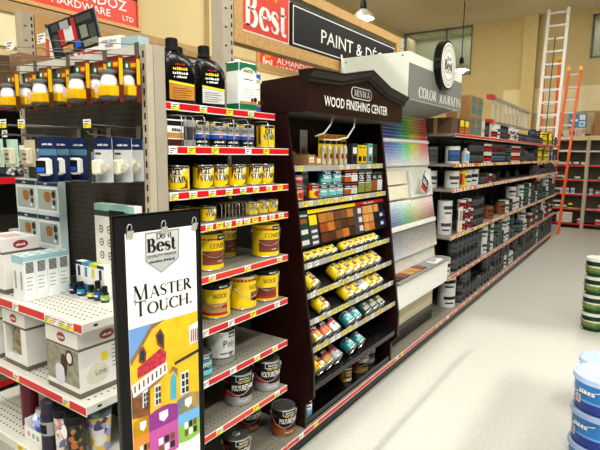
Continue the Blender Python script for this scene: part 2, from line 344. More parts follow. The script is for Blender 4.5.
def upright(parent, x0, x1, y0, y1, z1, slot_axis, slot_at, slot_c, z0=0.0):
    o = obj('upright', MB().box(x0, x1, y0, y1, z0, z1), BEIGE, parent)
    b = MB(); k = int((z1 - max(z0, .3)) / .05)
    for i in range(k):
        z = z1 - .04 - i * .05
        if slot_axis == 'y': b.add([(slot_c - .005, slot_at, z - .014), (slot_c + .005, slot_at, z - .014), (slot_c + .005, slot_at, z + .014), (slot_c - .005, slot_at, z + .014)], [(0, 1, 2, 3)])
        else: b.add([(slot_at, slot_c - .005, z - .014), (slot_at, slot_c + .005, z - .014), (slot_at, slot_c + .005, z + .014), (slot_at, slot_c - .005, z + .014)], [(0, 1, 2, 3)])
    stuff('slots', b, DARK, o)
def ticket_mesh():
    out = {}
    for n, (top, bot) in {'w': (PAPER, PAPER), 'y': (YELT, YELT), 'm': (PAPER, YELT), 'g': (PAPER, GRNT)}.items():
        b = MB().box(0, .0015, -.024, .024, -.0165, 0, 0).box(0, .0015, -.024, .024, 0, .0165, 1)
        for k in range(3): b.box(.0015, .0018, -.018, -.018 + .012 * (1 + (k * 7) % 3), -.012 + k * .009, -.008 + k * .009, 2)
        out[n] = b.mesh('price_ticket', [bot, top, DGREY])
    return out
TICK = ticket_mesh()
def shelf(parent, xf, depth, y0, y1, z, tickets=(), colour=RED, rail=.038, perf=True, mats=SHELF, alltick=None):
    """a shelf facing +x whose front edge is at xf; z is its top"""
    o = obj('shelf', MB().box(xf - depth, xf - .004, y0, y1, z - .03, z - .002), mats, parent)
    obj('price_rail', MB().box(xf - .004, xf, y0 + .002, y1 - .002, z - rail, z - .0005, 0).box(xf, xf + .0012, y0 + .002, y1 - .002, z - rail + .006, z - .004, 1), [WHITE, colour], o)
    for y, k in tickets:
        t = obj('price_ticket', TICK[k], None, o, loc=(xf + .0013, y, z - rail / 2))
    if perf:
        b = MB()
        for k in range(2): 
            h = holes(xf - .1, xf - .03, y0 + .03, y1 - .03, 0, 0, .03, 'z', .004, z - .0013)
        stuff('perforations', h, DARK, o)
    return o

# ------------------------------------------------------------------ shelf bay of stain cans (36 in wide, front edge at x = -1.72)
XF = -1.72
t = thing('shelf_bay', 'steel shelf bay of yellow stain cans with red price rails and a dark back', 'shelving', (0, 0, 0))
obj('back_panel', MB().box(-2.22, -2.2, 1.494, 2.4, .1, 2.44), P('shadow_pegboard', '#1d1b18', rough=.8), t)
obj('kick_plate', MB().box(-2.18, -1.775, 1.492, 2.398, 0, .13), GLOSSB, t)
upright(t, -2.2, -2.17, 2.37, 2.4, 2.44, 'x', -2.169, 2.385, .17)
TK = {1: [(1.63, 'm'), (1.812, 'm'), (2.003, 'y'), (2.176, 'g')],
      2: [(1.522, 'w'), (1.631, 'y'), (1.787, 'y'), (2.033, 'w'), (2.185, 'y')],
      3: [(1.522, 'm'), (1.637, 'm'), (1.762, 'm'), (1.883, 'm'), (1.991, 'g'), (2.097, 'm'), (2.212, 'm'), (2.314, 'y')],
      4: [(1.738, 'm'), (1.811, 'y'), (1.873, 'm'), (1.957, 'm'), (2.021, 'm'), (2.088, 'y'), (2.166, 'm'), (2.239, 'm'), (2.325, 'm')],
      5: [(1.753, 'm'), (2.023, 'm'), (2.312, 'm')], 6: [(1.698, 'w'), (1.888, 'w'), (2.068, 'y'), (2.289, 'w')],
      7: [(1.691, 'w'), (1.899, 'w'), (2.101, 'm'), (2.27, 'm')], 8: [(1.79, 'm'), (2.091, 'y'), (2.291, 'g')]}
SZ = {1: 2.232, 2: 2.03, 3: 1.825, 4: 1.66, 5: 1.403, 6: 1.135, 7: .868, 8: .572}
for k in range(1, 9):
    xf = -1.82 if k == 1 else XF
    shelf(t, xf, (2.17 + xf) if k > 1 else .35, 1.494, 2.398, SZ[k], TK[k], REDO if k in (5, 8) else RED, perf=k > 5)
ZB = .165
shelf(t, XF, .46, 1.494, 2.398, ZB, [(1.7, 'm'), (2.2, 'w')], RED)
t = thing('base_deck', 'long bottom deck with red price rail under the dark wood cabinet and the colour display', 'shelf', (0, 0, 0))
shelf(t, XF, .46, 2.402, 5.5, ZB, [(2.56, 'w'), (2.74, 'y'), (4.12, 'm'), (4.24, 'y'), (5.2, 'y'), (5.32, 'y')], RED, perf=False)
stuff('perforations', holes(XF - .16, XF - .04, 2.42, 2.64, 0, 0, .03, 'z', .004, ZB - .0013), DARK, t)
obj('kick_plate', MB().box(-2.18, -1.775, 2.402, 5.5, 0, .13), GLOSSB, t)
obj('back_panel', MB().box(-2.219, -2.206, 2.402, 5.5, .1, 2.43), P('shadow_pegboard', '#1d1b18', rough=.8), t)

# ------------------------------------------------------------------ end display (faces -y), pegboard back at y = 1.40
t = thing('end_display', 'end of aisle shelving unit with dark pegboard back and shelves of boxed gifts', 'shelving', (0, 0, 0))
pb = obj('peg_panel', MB().box(-2.72, -1.758, 1.405, 1.425, .1, 2.40), PEG, t)
stuff('peg_holes', holes(-2.72, -1.76, 0, 0, .55, 2.36, .0254, 'y', .0035, 1.4045), DARK, pb)
upright(t, -1.7578, -1.722, 1.395, 1.43, 2.44, 'y', 1.3945, -1.74)
upright(t, -2.755, -2.72, 1.395, 1.43, 2.44, 'y', 1.3945, -2.7375)
obj('side_panel', MB().box(-1.80, -1.718, 1.431, 1.489, 0, 2.444), P('grey_beige_panel', '#a69c89', rough=.5, var=.03), t)
obj('top_rail', MB().box(-2.72, -1.758, 1.395, 1.43, 2.40, 2.44).box(-2.72, -1.801, 1.43, 1.47, 2.40, 2.44), SHELFL, t)
obj('base', MB().box(-2.74, -1.76, 1.02, 1.40, 0, .12), GLOSSB, t)
def end_shelf(z, yf, rails, cream=False):
    o = obj('shelf', MB().box(-2.75, -1.722, yf + .004, 1.394, z - .034, z - .002), SHELFL, t)
    obj('price_rail', MB().box(-2.748, -1.724, yf, yf + .004, z - .042, z - .0005, 0).box(-2.748, -1.724, yf - .0012, yf, z - .036, z - .005, 1), [WHITE, SHELFL if cream else RED], o)
    for x, k in rails: obj('price_ticket', TICK[k], None, o, loc=(x, yf - .0014, z - .021), rot=(0, 0, R(-90)))
    stuff('perforations', holes(-2.72, -1.75, yf + .03, yf + .2, 0, 0, .03, 'z', .0045, z - .0013), DARK, o)
    stuff('side_slots', MB().box(-1.7222, -1.7215, yf + .05, yf + .068, z - .022, z - .012).box(-1.7222, -1.7215, yf + .25, yf + .262, z - .022, z - .014), DARK, o)
end_shelf(1.345, 1.05, [(-2.22, 'w'), (-1.96, 'm'), (-1.905, 'w'), (-1.85, 'm'), (-1.80, 'm')])
end_shelf(1.008, 1.05, [(-2.26, 'm'), (-1.86, 'm')])
end_shelf(.722, 1.0, [(-2.16, 'y')], True)

# ------------------------------------------------------------------ header signs on their posts, and wall signs
SGN = P('sign_red', '#df3a22', rough=.45); SBLK = P('sign_black', '#16181a', rough=.4); SYEL = P('sign_yellow', '#f3cf2a', rough=.45); SWHT = P('sign_white', '#f1efe6', rough=.5)
def best_logo(b, o, u, v, w, mi_w, mi_y):   # the two line logo; w is the width of its lower word
    oo = Vector(o); uu = Vector(u); vv = Vector(v)
    b.text(serif('Best', 1.75), oo, u, v, w / 2.1 * .98, mi_w, 'C', .002, w)
    b.text(serif('Do', 1.5), oo + vv * (w * .47) - uu * (w * .12), u, v, w * .22, mi_y, 'C', .002)
    b.text(serif('it', 1.5), oo + vv * (w * .47) + uu * (w * .18), u, v, w * .22, mi_y, 'C', .002)
def header(x, label, with_text, dz=0.0, dy=0.0, bt=.08, ptop=3.23):
    t = thing('header_sign', label, 'sign', (x, dy, dz))
    y0, y1, z0, z1 = 2.70, 5.50, 2.763, 3.31
    obj('beam', MB().box(-.045, .05, y0, y1, z1 - bt, z1), PINE, t); obj('beam', MB().box(-.045, .05, y0, y1, z0, z0 + .088), PINE, t)
    obj('frame_post', MB().box(-.045, .05, y0, y0 + .09, z0 + .088, z1 - bt), PINE, t); obj('frame_post', MB().box(-.045, .05, y1 - .09, y1, z0 + .088, z1 - bt), PINE, t)
    b = MB(); n = 150
    pts = [(0.012 if i % 2 else 0.0, y0 + .09 + (y1 - y0 - .18) * i / n) for i in range(n + 1)]
    b.add([(a, c, z) for z in (z0 + .088, z1 - bt) for a, c in pts], [(i, i + 1, len(pts) + i + 1, len(pts) + i) for i in range(n)], 0)
    obj('corrugated_sheet', b, CORR, t)
    u, v = (0, 1, 0), (0, 0, 1)
    q = obj('logo_plaque', MB().box(.02, .045, 2.77, 3.35, 2.855, ptop, 0).box(.045, .047, 2.78, 3.34, 2.865, ptop - .01, 1), [SWHT, SGN], t)
    b = MB(); best_logo(b, (.047, 3.06, 2.90), u, v, .50, 0, 1); obj('lettering', b, [SWHT, SYEL], q)
    q = obj('aisle_board', MB().box(.02, .045, 3.385, 5.37, 2.858, 3.185, 0).box(.045, .0465, 3.4, 5.355, 2.873, 3.17, 1).box(.0465, .048, 3.41, 5.345, 2.883, 3.16, 0), [SBLK, SWHT], t)
    if with_text: obj('lettering', MB().text(sans('PAINT & DÉCOR', .004), (.048, 3.82, 2.955), u, v, .112, 0, 'L', .002, 1.54), SWHT, q)
    for yy in (2.585, 5.51):
        p = obj('sign_post', MB().box(-.055, .05, yy, yy + .105, -dz, 3.315), BEIGE, t)
        s_ = MB()
        for i in range(14): s_.box(.05, .0506, yy + .08, yy + .093, 2.5 + i * .058, 2.53 + i * .058)
        for i in range(6): s_.prism([(yy + .03 + .014 * math.cos(k), 2.6 + i * .12 + .006 * math.sin(k)) for k in [j * math.pi / 4 for j in range(8)]], 'x', .05, .0506)
        stuff('slots', s_, DARK, p)
    return t
header(-2.45, 'wood framed aisle header with red plaque and black PAINT & DÉCOR board', True)
header(-4.55, 'wood framed header with red plaque on the next aisle, mostly behind the end display', False, -.13, -.24, .06, 3.14)
def wall_sign(label, y0, y1, z0, z1, lines, big):
    t = thing('wall_sign', label, 'sign', (-6.97, 0, 0))
    obj('board', MB().box(-.03, .0, y0, y1, z0, z1), SGN, t)
    e = .05
    obj('frame', MB().box(-.03, .03, y0 - e, y1 + e, z0 - e, z0).box(-.03, .03, y0 - e, y1 + e, z1, z1 + e).box(-.03, .03, y0 - e, y0, z0, z1).box(-.03, .03, y1, y1 + e, z0, z1), PINE, t)
    b = MB()
    for s, y, z, h, al, wd in lines: b.text(sans(s, .008), (0, y, z), (0, 1, 0), (0, 0, 1), h, 0, al, .003, wd)
    if not big:
        b.box(0, .003, y0 + .08, y0 + .56, z0 + .06, z1 - .03, 1); best_logo(b, (.003, y0 + .31, z0 + .1), (0, 1, 0), (0, 0, 1), .36, 0, 2)
    else: b.box(0, .003, y0, y1, z1 - .22, z1, 3)
    obj('lettering', b, [SWHT, SGN, SYEL, SBLK], t)
wall_sign('large red wall sign with black top band in a wood frame, high on the wall', 2.6, 5.50, 3.99, 4.62, [('ALMANDOZ', 5.30, 4.2, .15, 'R', 1.35), ('& HARDWARE', 5.0, 4.06, .105, 'R', 1.1), ('LTD', 5.42, 4.06, .07, 'R', .2)], True)
wall_sign('small red wall sign with logo square seen under the aisle header', 8.6, 11.4, 3.80, 4.17, [('ALMANDOZ', 9.24, 4.0, .12, 'L', 1.5), ('HARDWARE LTD', 9.24, 3.84, .12, 'L', 1.85)], False)

# ------------------------------------------------------------------ paint cans: body, rims, lid, bail handle, printed label
def can_shell(r, h, seg, bands):          # bands: [(z0, z1, material index)]
    b = MB(); b.lathe([(0, .004, 0), (r * .93, .004, 0), (r * .95, 0, 0), (r, 0, 0), (r * 1.012, .003, 0), (r * 1.012, .006, 0), (r, .008, 0)], seg)
    for z0, z1, m in bands: b.lathe([(r, z0, m), (r, z1, m)], seg)
    return b
def can(name, label, r, h, bands, patches, texts, mats, bottom=STEEL, handle=False, lid=STEEL, seg=24):
    """mats: list for the label; bands / patches / texts refer to it by index"""
    t = thing(name, label, 'paint can')
    obj('body', can_shell(r, h, seg, [(a, c, m + 1) for a, c, m in bands]), [bottom] + mats, t)
    b = MB().lathe([(r, h - .008), (r * 1.012, h - .006), (r * 1.012, h - .002), (r, h), (r * .96, h), (r * .95, h - .008), (r * .86, h - .008), (r * .85, h - .003), (0, h - .003)], seg)
    obj('lid', b, lid, t)
    b = MB()
    for i, p in enumerate(patches):
        if len(p) == 5: b.cpatch(r, p[0], p[1], p[0], p[1], p[2], p[3], p[4], lift=.0005 + .00014 * i)
        else: b.cpatch(r, *p[:6], p[6], lift=.0005 + .00014 * i)
    L = obj('label', b, mats, t) if patches else None
    if texts:
        b = MB()
        for s, z, hh, ang, m, wd in texts: b.wrap(s, r, z, hh, ang, m, 'C', .0021, wd)
        obj('lettering', b, mats, L or t)
    if handle:
        pts = []
        for i in range(17):
            a = math.pi * i / 16; y = -math.cos(a) * (r * 1.03); d = math.sin(a)
            pts.append((d * (r * .62) * 1.0 + .012 + d * .0 if False else r * 1.05 * math.sin(a) + .004, y, h * .80 - d * h * .42))
        b = MB().tube(pts, .0017, 5)
        for s in (-1, 1): b.lathe([(.0, h * .8 - .011), (.009, h * .8 - .011), (.009, h * .8 + .011), (0, h * .8 + .011)], 8, 0, (.004, s * r * 1.02, 0))
        obj('bail_handle', b, WIRE, t)
    return t
MW = sans('MINWAX', .02)
def plate(b_r, z, hgt, ang, wid, i_blk): return (ang - wid / 2, ang + wid / 2, z, z + hgt, i_blk)
# gel stain quart
QR, QH, GR, GH = .052, .117, .081, .188
LM = [YEL, CREAM, BROWN, BLACK, WHITE, REDL]      # 0..5
gel = can('gel_stain_can', '', QR, QH, [(.008, QH - .008, 0)],
          [(-25, 25, -52, 52, .04, .104, 1), (8, 54, 52, 54, .012, .062, 2), (-56, -54, -56, -28, .045, .103, 2), (-66, 66, .104, .109, 3), (-24, 24, .098, .112, 3)],
          [(serif('GEL', 2.0), .074, .024, -10, 3, .046), (serif('STAIN', 2.0), .04, .028, 2, 3, .078), (MW, .1025, .005, 0, 4, .03)], LM)
geltin = can('gel_stain_tin', '', .040, .078, [(.008, .07, 0)], [(-30, 40, -10, 40, .03, .07, 1), (22, 55, 50, 55, .01, .04, 2), (-60, 60, .066, .07, 3)],
             [(serif('GEL', 2.2), .05, .015, 0, 3, .03), (serif('STAIN', 2.2), .03, .018, 2, 3, .05)], LM, seg=20)
wood = can('wood_finish_gallon', '', GR, GH, [(.008, GH - .03, 0), (GH - .03, GH - .008, 3)],
           [(-70, 42, .035, .085, 6), (-70, 42, .02, .035, 5), (-2, 42, .158, .184, 3), (18, 40, .055, .078, 5), (-78, -62, .012, .04, 3)],
           [(serif('WOOD', 1.2), .112, .026, 10, 3, .085), (MW, .167, .009, 24, 4, .05)], LM + [TAN], handle=True, lid=BLACK)
wood2 = can('wood_finish_gallon', '', GR, GH, [(.008, GH - .008, 0)],
            [(-70, 60, .158, .172, 5), (18, 60, .16, .185, 3), (-2, 60, .05, .098, 6), (10, 60, .045, .062, 3)],
            [(serif('WOOD', 1.2), .112, .026, 20, 3, .085), (MW, .169, .008, 36, 4, .044)], LM + [MAHOG], handle=True, lid=STEEL)
comp = can('complete_finish_gallon', '', GR, GH, [(.008, GH - .008, 0)],
           [(-70, 70, .158, .168, 5), (12, 55, .156, .184, 3), (-45, 56, .032, .104, 6), (60, 72, .05, .12, 3), (-95, -80, .13, .16, 3)],
           [(serif('COMPLETE', 1.2), .116, .026, 32, 3, .14), (MW, .166, .008, 34, 4, .046), (marks((3, 4,)), .045, .008, 20, 4, .03)], LM + [MAHOG], handle=True, lid=YEL)
PM = [BLACK, SILV, REDL, WHITE, AMBER, YEL, DRED]
def poly_can(name, low): return can(name, '', GR, GH, [(.008, .06, low), (.06, GH - .008, 0)],
           [(-80, 80, .056, .068, 2), (-80, -5, -80, -30, .066, .09, 2), (5, 80, 5, 80, .052, .066, 0), (-10, 60, .148, .18, 3), (-8, 58, .151, .177, 0), (-75, -40, .128, .15, 6)],
           [(sans('POLYURETHANE', .02), .096, .032, 26, 3, .145), (MW, .159, .010, 25, 3, .06), (marks((4, 6,)), .138, .009, 25, 5, .07), (marks((5, 5,)), .03, .008, 20, 3, .06)], PM, handle=True)
polys = poly_can('polyurethane_gallon', 1); polya = poly_can('polyurethane_gallon', 4)
PCM = [TEAL, LTEAL, BLACK, WHITE, NAVY]
polyc = can('polycrylic_can', '', QR, .128, [(.008, .12, 0)], [(-70, 70, .1, .121, 2), (-70, 70, .02, .045, 1), (-40, 40, .046, .058, 4)],
            [(sans('Polycrylic', .015), .066, .028, 12, 3, .085), (MW, .104, .013, 8, 3, .05)], PCM)
poly_s = can('polycrylic_can', 'teal can', .049, .095, [(.008, .087, 0)], [(-70, 70, .072, .086, 4), (-60, 60, .015, .04, 1), (-30, 40, .042, .05, 3)],
             [(sans('Polycrylic', .015), .05, .019, 5, 3, .07), (MW, .0745, .009, 5, 3, .04)], PCM)
creamg = can('clear_finish_gallon', '', .08, .185, [(.008, .04, 1), (.04, .1, 2), (.1, .177, 0)], [(10, 50, .15, .178, 3), (-70, 70, .036, .042, 3), (12, 30, .04, .07, 1)],
             [(sans('Poly', -.004), .1, .04, 15, 3, .075), (marks((5, 6,)), .062, .012, 5, 3, .08), (MW, .156, .013, 30, 4, .045)], [P('label_pale_green_grey', '#cfd6cb', rough=.45), P('label_olive_grey', '#85877a', rough=.45), LGREY, BLACK, WHITE], handle=False)
OC = can('sealer_can', '', .047, .122, [(.008, .04, 3), (.04, .062, 2), (.062, .108, 0), (.108, .114, 1)], [(-20, 30, .104, .118, 3), (-70, 70, .06, .064, 4), (2, 24, 10, 16, .046, .064, 5)],
         [(sans('One Coat', .008), .078, .02, 5, 3, .072), (marks((6,)), .02, .011, 5, 4, .05)], [GREY, YEL, BLUE, BLACK, WHITE, ORANGE])

g = 'gel stain cans on the third shelf'
for i, (y, x, lb) in enumerate([(1.612, -1.79, 'yellow gel stain can right beside the grey end panel'), (1.775, -1.79, 'yellow gel stain can second from the grey end panel'), (1.895, -1.80, 'yellow gel stain can third from the grey end panel'),
                            (2.02, -1.79, 'yellow gel stain can fourth from the grey end panel, gap behind it'), (2.165, -1.795, 'yellow gel stain can in front of the last one of its row'), (2.275, -1.80, 'yellow gel stain can nearest the dark wood cabinet on the third shelf')]):
    place(gel, (x, y, SZ[3]), lb, g, [-42, -20, -24, -22, -22, -26][i])
g = 'small gel stain tins on the fourth shelf'
for i, (y, x, lb) in enumerate([(1.70, -1.80, 'small yellow gel stain tin half hidden by the poster frame'), (1.80, -1.785, 'small yellow gel stain tin just beyond the poster frame'), (1.725, -1.90, 'small yellow gel stain tin behind the two near the poster'),
                            (2.138, -1.785, 'small yellow gel stain tin just past the empty wire dividers'), (2.228, -1.785, 'small yellow gel stain tin second from the open end of the fourth shelf'), (2.315, -1.785, 'small yellow gel stain tin last on the fourth shelf'), (2.09, -1.9, 'small yellow gel stain tin standing back among the wire dividers')]):
    place(geltin, (x, y, SZ[4]), lb, g, -24)
for y, x, lb, k in [(1.85, -1.84, 'yellow gallon with big reddish brown panel half behind the poster, on the fifth shelf', 5), (2.13, -2.0, 'yellow gallon with brown panel standing back on the fifth shelf', 6), (2.30, -1.815, 'yellow gallon with brown panel at the shelf end by the dark cabinet', -8)]:
    place(comp, (x, y, SZ[5]), lb, 'complete finish gallons', k - 26)
place(wood, (-1.845, 1.90, SZ[6]), 'yellow gallon with black lid and pale wood swatch beside the poster', 'wood finish gallons', -36)
place(wood2, (-1.83, 2.105, SZ[6]), 'yellow gallon with yellow rim and small brown swatch between two black lidded ones', None, -12)
place(wood, (-1.825, 2.305, SZ[6]), 'yellow gallon with black lid and dark wood swatch at shelf end', 'wood finish gallons', -38)
o = [c for c in bpy.data.objects if c.get('label', '').startswith('yellow gallon with black lid and dark')][0]
for ch in o.children:
    if ch.name.startswith('label'):
        ch.data = ch.data.copy(); ch.data.materials[6] = BROWN
place(polyc, (-1.785, 1.735, SZ[7]), 'teal polycrylic can on seventh shelf touching the poster edge', None, -34)
place(creamg, (-1.84, 1.93, SZ[7]), 'pale grey and olive clear finish gallon behind the teal polycrylic can', None, -22)
place(polys, (-1.84, 2.075, SZ[8]), 'black and silver polyurethane gallon standing mid shelf below the red rail', 'silver polyurethane gallons', -48)
place(polys, (-1.815, 2.31, SZ[8]), 'black and silver polyurethane gallon at the shelf end by the dark cabinet', 'silver polyurethane gallons', -48)
place(polya, (-1.838, 2.52, ZB), 'black and amber polyurethane gallon on the bottom deck beside the dark cabinet', 'amber polyurethane gallons', -46)
place(polya, (-2.06, 2.42, ZB), 'amber gallon in shadow at the back of the bottom deck', 'amber polyurethane gallons', -40)
q = place(polys, (-1.865, 2.08, ZB), 'dark polyurethane gallon on the bottom deck with a round white lid sticker', 'silver polyurethane gallons', -40)
obj('lid_sticker', MB().lathe([(0, 0), (.024, 0), (.024, .001), (0, .001)], 18).lathe([(.012, .0012), (.017, .0012)], 14, 1), [PAPER, DGREY], q, loc=(0, 0, GH - .0028))
# second shelf: sealer cans behind wire dividers
g = 'grey and blue sealer cans on the second shelf'
for y, x, lb in [(1.765, -1.80, 'grey sealer can first after the grey cylinders'), (1.885, -1.80, 'grey sealer can second after the grey cylinders'), (1.985, -1.80, 'grey sealer can third, behind wire divider'), (2.105, -1.80, 'grey sealer can nearest the yellow stain tin'), (1.935, -1.92, 'grey sealer can in the row behind')]:
    place(OC, (x, y, SZ[2]), lb, g, -34)
big = can('gel_stain_box_can', '', .052, .128, [(.008, .12, 0)], [(-60, 30, -14, 30, .05, .118, 1), (-66, -46, .02, .12, 2), (-20, 50, .11, .121, 3)],
          [(serif('GEL', 2.2), .08, .026, 8, 3, .046), (serif('STAIN', 2.2), .048, .028, 10, 3, .068)], LM, seg=24)
place(big, (-1.795, 2.275, SZ[2]), 'tall yellow gel stain can at the end of second shelf', None, -36)
cylp = thing('sealer_tube', '', 'tube')
obj('body', MB().lathe([(0, 0), (.028, 0), (.028, .118), (.026, .122), (0, .122)], 18), GREY, cylp); obj('label', MB().cpatch(.028, -70, 70, -70, 70, .03, .09, 0), DGREY, cylp)
for y, lb in [(1.69, 'slim grey tube beside the sealer cans'), (1.635, 'slim grey tube next to the white stain box')]: place(cylp, (-1.79, y, SZ[2]), lb, 'slim grey tubes')
t = thing('stain_pack', 'white and brown stain pack beside the grey end panel on second shelf', 'pack', (-1.80, 1.575, SZ[2]))
obj('carton', MB().box(-.04, .045, -.05, .045, 0, .118), PAPER, t)
b = MB().box(.045, .0456, -.05, .045, .09, .112, 0).box(.045, .0456, -.05, .045, .035, .06, 1).box(.045, .0456, -.05, .045, .0, .03, 2).text(marks((5,)), (.0456, 0, .066), (0, 1, 0), (0, 0, 1), .016, 0)
obj('print', b, [BLACK, TAN, DBROWN], t)
def divider(x0, x1, y, z, h, label, lean=.0, g=None, top=True):
    o = obj('wire_divider', MB().tube([(x0, y, z + .002), (x0, y, z + h * .9), (x0 - .012, y, z + h), (x1 + .012, y, z + h), (x1, y, z + h * .9), (x1, y, z + .002)], .0022, 5), WIRE)
    return tag(o, label, 'divider', g)
for y in (1.735, 1.94, 2.05, 2.225): divider(-1.735, -1.98, y, SZ[2], .145, 'chrome wire divider between sealer cans on the second shelf', g='wire dividers on the second shelf')
for y in (1.6, 1.625, 1.67): divider(-1.745, -1.98, y, SZ[2], .14, 'chrome wire divider by the white stain pack on the second shelf', g='wire dividers by the stain pack')
for k in range(9): divider(-1.745, -1.98, 1.855 + k * .027, SZ[4], .085, 'thin wire divider in an empty lane of the fourth shelf', g='empty wire dividers on the fourth shelf')
for y in (2.185, 2.27, 2.105): divider(-1.735, -1.98, y, SZ[4], .08, 'thin wire divider between small stain tins on the fourth shelf', g='wire dividers among the small tins')

# top shelf: black jugs and oil tins
def jug(label, x, y, rz, low, yl=True):
    t = thing('deck_cleaner_jug', label, 'jug', (x, y, SZ[1]), (0, 0, R(rz))); t.scale = (.9, .88, .88)
    # local: width along y, depth along x (front +x)
    sec = [(0, 0, .082, .046), (.006, 0, .088, .05), (.15, 0, .088, .05), (.19, -.002, .086, .048), (.225, -.012, .074, .042), (.25, -.024, .058, .036), (.262, -.03, .045, .032), (.272, -.034, .03, .028), (.278, -.034, .026, .026)]
    b = MB(); n = 20; rings = []
    for z, cy, hy, hx in sec:
        rg = []
        for i in range(n):
            a = 2 * math.pi * i / n; ca, sa = math.cos(a), math.sin(a); p = .45
            rg.append((hx * math.copysign(abs(ca) ** p, ca), cy + hy * math.copysign(abs(sa) ** p, sa), z))
        rings.append(rg)
    v = [q for g_ in rings for q in g_]
    b.add(v, [tuple(range(n - 1, -1, -1)), tuple(range(len(v) - n, len(v)))] + [(i * n + k, i * n + (k + 1) % n, (i + 1) * n + (k + 1) % n, (i + 1) * n + k) for i in range(len(sec) - 1) for k in range(n)], 0, True)
    obj('bottle', b, GLOSSB, t)
    cap = MB().lathe([(0, .278), (.036, .278), (.036, .292), (.031, .298), (.031, .34), (.028, .344), (0, .344)], 20, 0, (0, -.034, 0))
    for i in range(20):
        a = 2 * math.pi * i / 20; cap.box(.031 * math.cos(a) - .0015, .031 * math.cos(a) + .0015, -.034 + .031 * math.sin(a) - .0015, -.034 + .031 * math.sin(a) + .0015, .3, .34)
    obj('cap', cap, BLACK, t)
    pts = [(0, .005, .262), (0, .03, .255), (0, .06, .235), (0, .082, .205), (0, .09, .17), (0, .088, .14)]
    obj('handle', MB().tube(pts, .014, 8), GLOSSB, t)
    def lab(pts, m): L.plane_poly((.0515, 0, 0), (0, 1, 0), (0, 0, 1), pts, m)
    L = MB(); lab([(-.07, .02), (.07, .02), (.07, .09), (-.07, .105)], 0); lab([(-.07, .106), (.07, .092), (.07, .104), (-.07, .119)], 1)
    for s, z, h, w, m in [((6,), .2, .011, .055, 3), ((7,), .175, .018, .08, 1), ((7,), .153, .015, .085, 2), ((1, 6,), .134, .014, .07, 2)]:
        L.text(marks(s), (.0517, -.008, z), (0, 1, 0), (0, 0, 1), h, m, 'C', .0012, w)
    for k in range(5): L.box(.0522, .0526, -.055, .03 + .02 * (k % 2), .03 + k * .012, .033 + k * .012, 4)
    obj('label', L, [low, YELT, WHITE, REDL, DBROWN], t)
    return t
jug('black plastic jug with amber label and ribbed cap, nearest the grey panel', -1.885, 1.715, -22, P('label_gold', '#c9862a', rough=.45))
jug('black plastic jug with white lower label beside the green and white tin', -1.885, 1.925, -20, LGREY)
jug('black plastic jug standing behind the two labelled ones', -2.02, 1.87, -18, DGREY)
def oil_tin(label, x, y, rz, topm, w, d, h, word):
    t = thing('oil_tin', label, 'tin', (x, y, SZ[1]), (0, 0, R(rz)))
    obj('body', MB().cbox(-d, d, -w, w, 0, h, .006), PAPER, t)
    b = MB().box(d, d + .0008, -w + .003, w - .003, .006, .036, 0).box(d, d + .0008, -w + .003, w - .003, h - .05, h - .006, 0).box(-d + .003, d - .003, -w - .0008, -w, .006, .036, 0).box(-d + .003, d - .003, -w - .0008, -w, h - .05, h - .006, 0)
    b.box(d, d + .0007, -w + .003, w - .003, .036, .05, 3)
    pl = [(.052 * math.cos(a) * (1.05 if abs(math.cos(a)) > .7 else .8), h - .048 + .017 * math.sin(a) * (1.2 if abs(math.sin(a)) > .8 else .9)) for a in [2 * math.pi * i / 16 for i in range(16)]]
    b.plane_poly((d + .0009, 0, 0), (0, 1, 0), (0, 0, 1), pl, 1); b.text(sans(word, .03), (d + .0015, 0, h - .056), (0, 1, 0), (0, 0, 1), .016, 2, 'C', .001, .075)
    b.text(marks((6, 3,)), (d + .0008, 0, h - .095), (0, 1, 0), (0, 0, 1), .009, 2, 'C', .001, .07)
    for k in range(4): b.box(d + .0008, d + .001, -.04, .04, .07 + k * .014, .072 + k * .014, 3)
    b.prism([(.055 + .014 * math.cos(j * .785), .062 + .014 * math.sin(j * .785)) for j in range(8)], 'x', d + .0009, d + .0014, 4).prism([(.03 + .012 * math.cos(j * .785), .058 + .012 * math.sin(j * .785)) for j in range(8)], 'x', d + .0009, d + .0013, 5)
    obj('label', b, [topm, P('plaque_cream', '#e9e3c4', rough=.5), BLACK, TAN, BLACK, BROWN], t)
    obj('cap', MB().lathe([(0, h), (.016, h), (.016, h + .014), (0, h + .014)], 14, 0, (.0, -w * .45, 0)), WHITE, t)
oil_tin('green and white rectangular oil tin with white cap beside the black jugs', -1.875, 2.165, -4, GREENC, .07, .05, .258, 'WATCO')
oil_tin('blue and white rectangular oil tin partly behind the green one', -1.92, 2.292, -4, BLUE, .046, .04, .225, 'WATCO')
t = thing('small_carton', 'small blue and cream carton behind the first black jug', 'carton', (-2.03, 1.6, SZ[1]))
obj('carton', MB().box(-.05, .05, -.06, .06, 0, .2), CREAM, t); obj('print', MB().box(.05, .0505, -.06, .06, .14, .18).box(.05, .0505, -.06, .06, .05, .09, 1), [SKY, REDL], t)

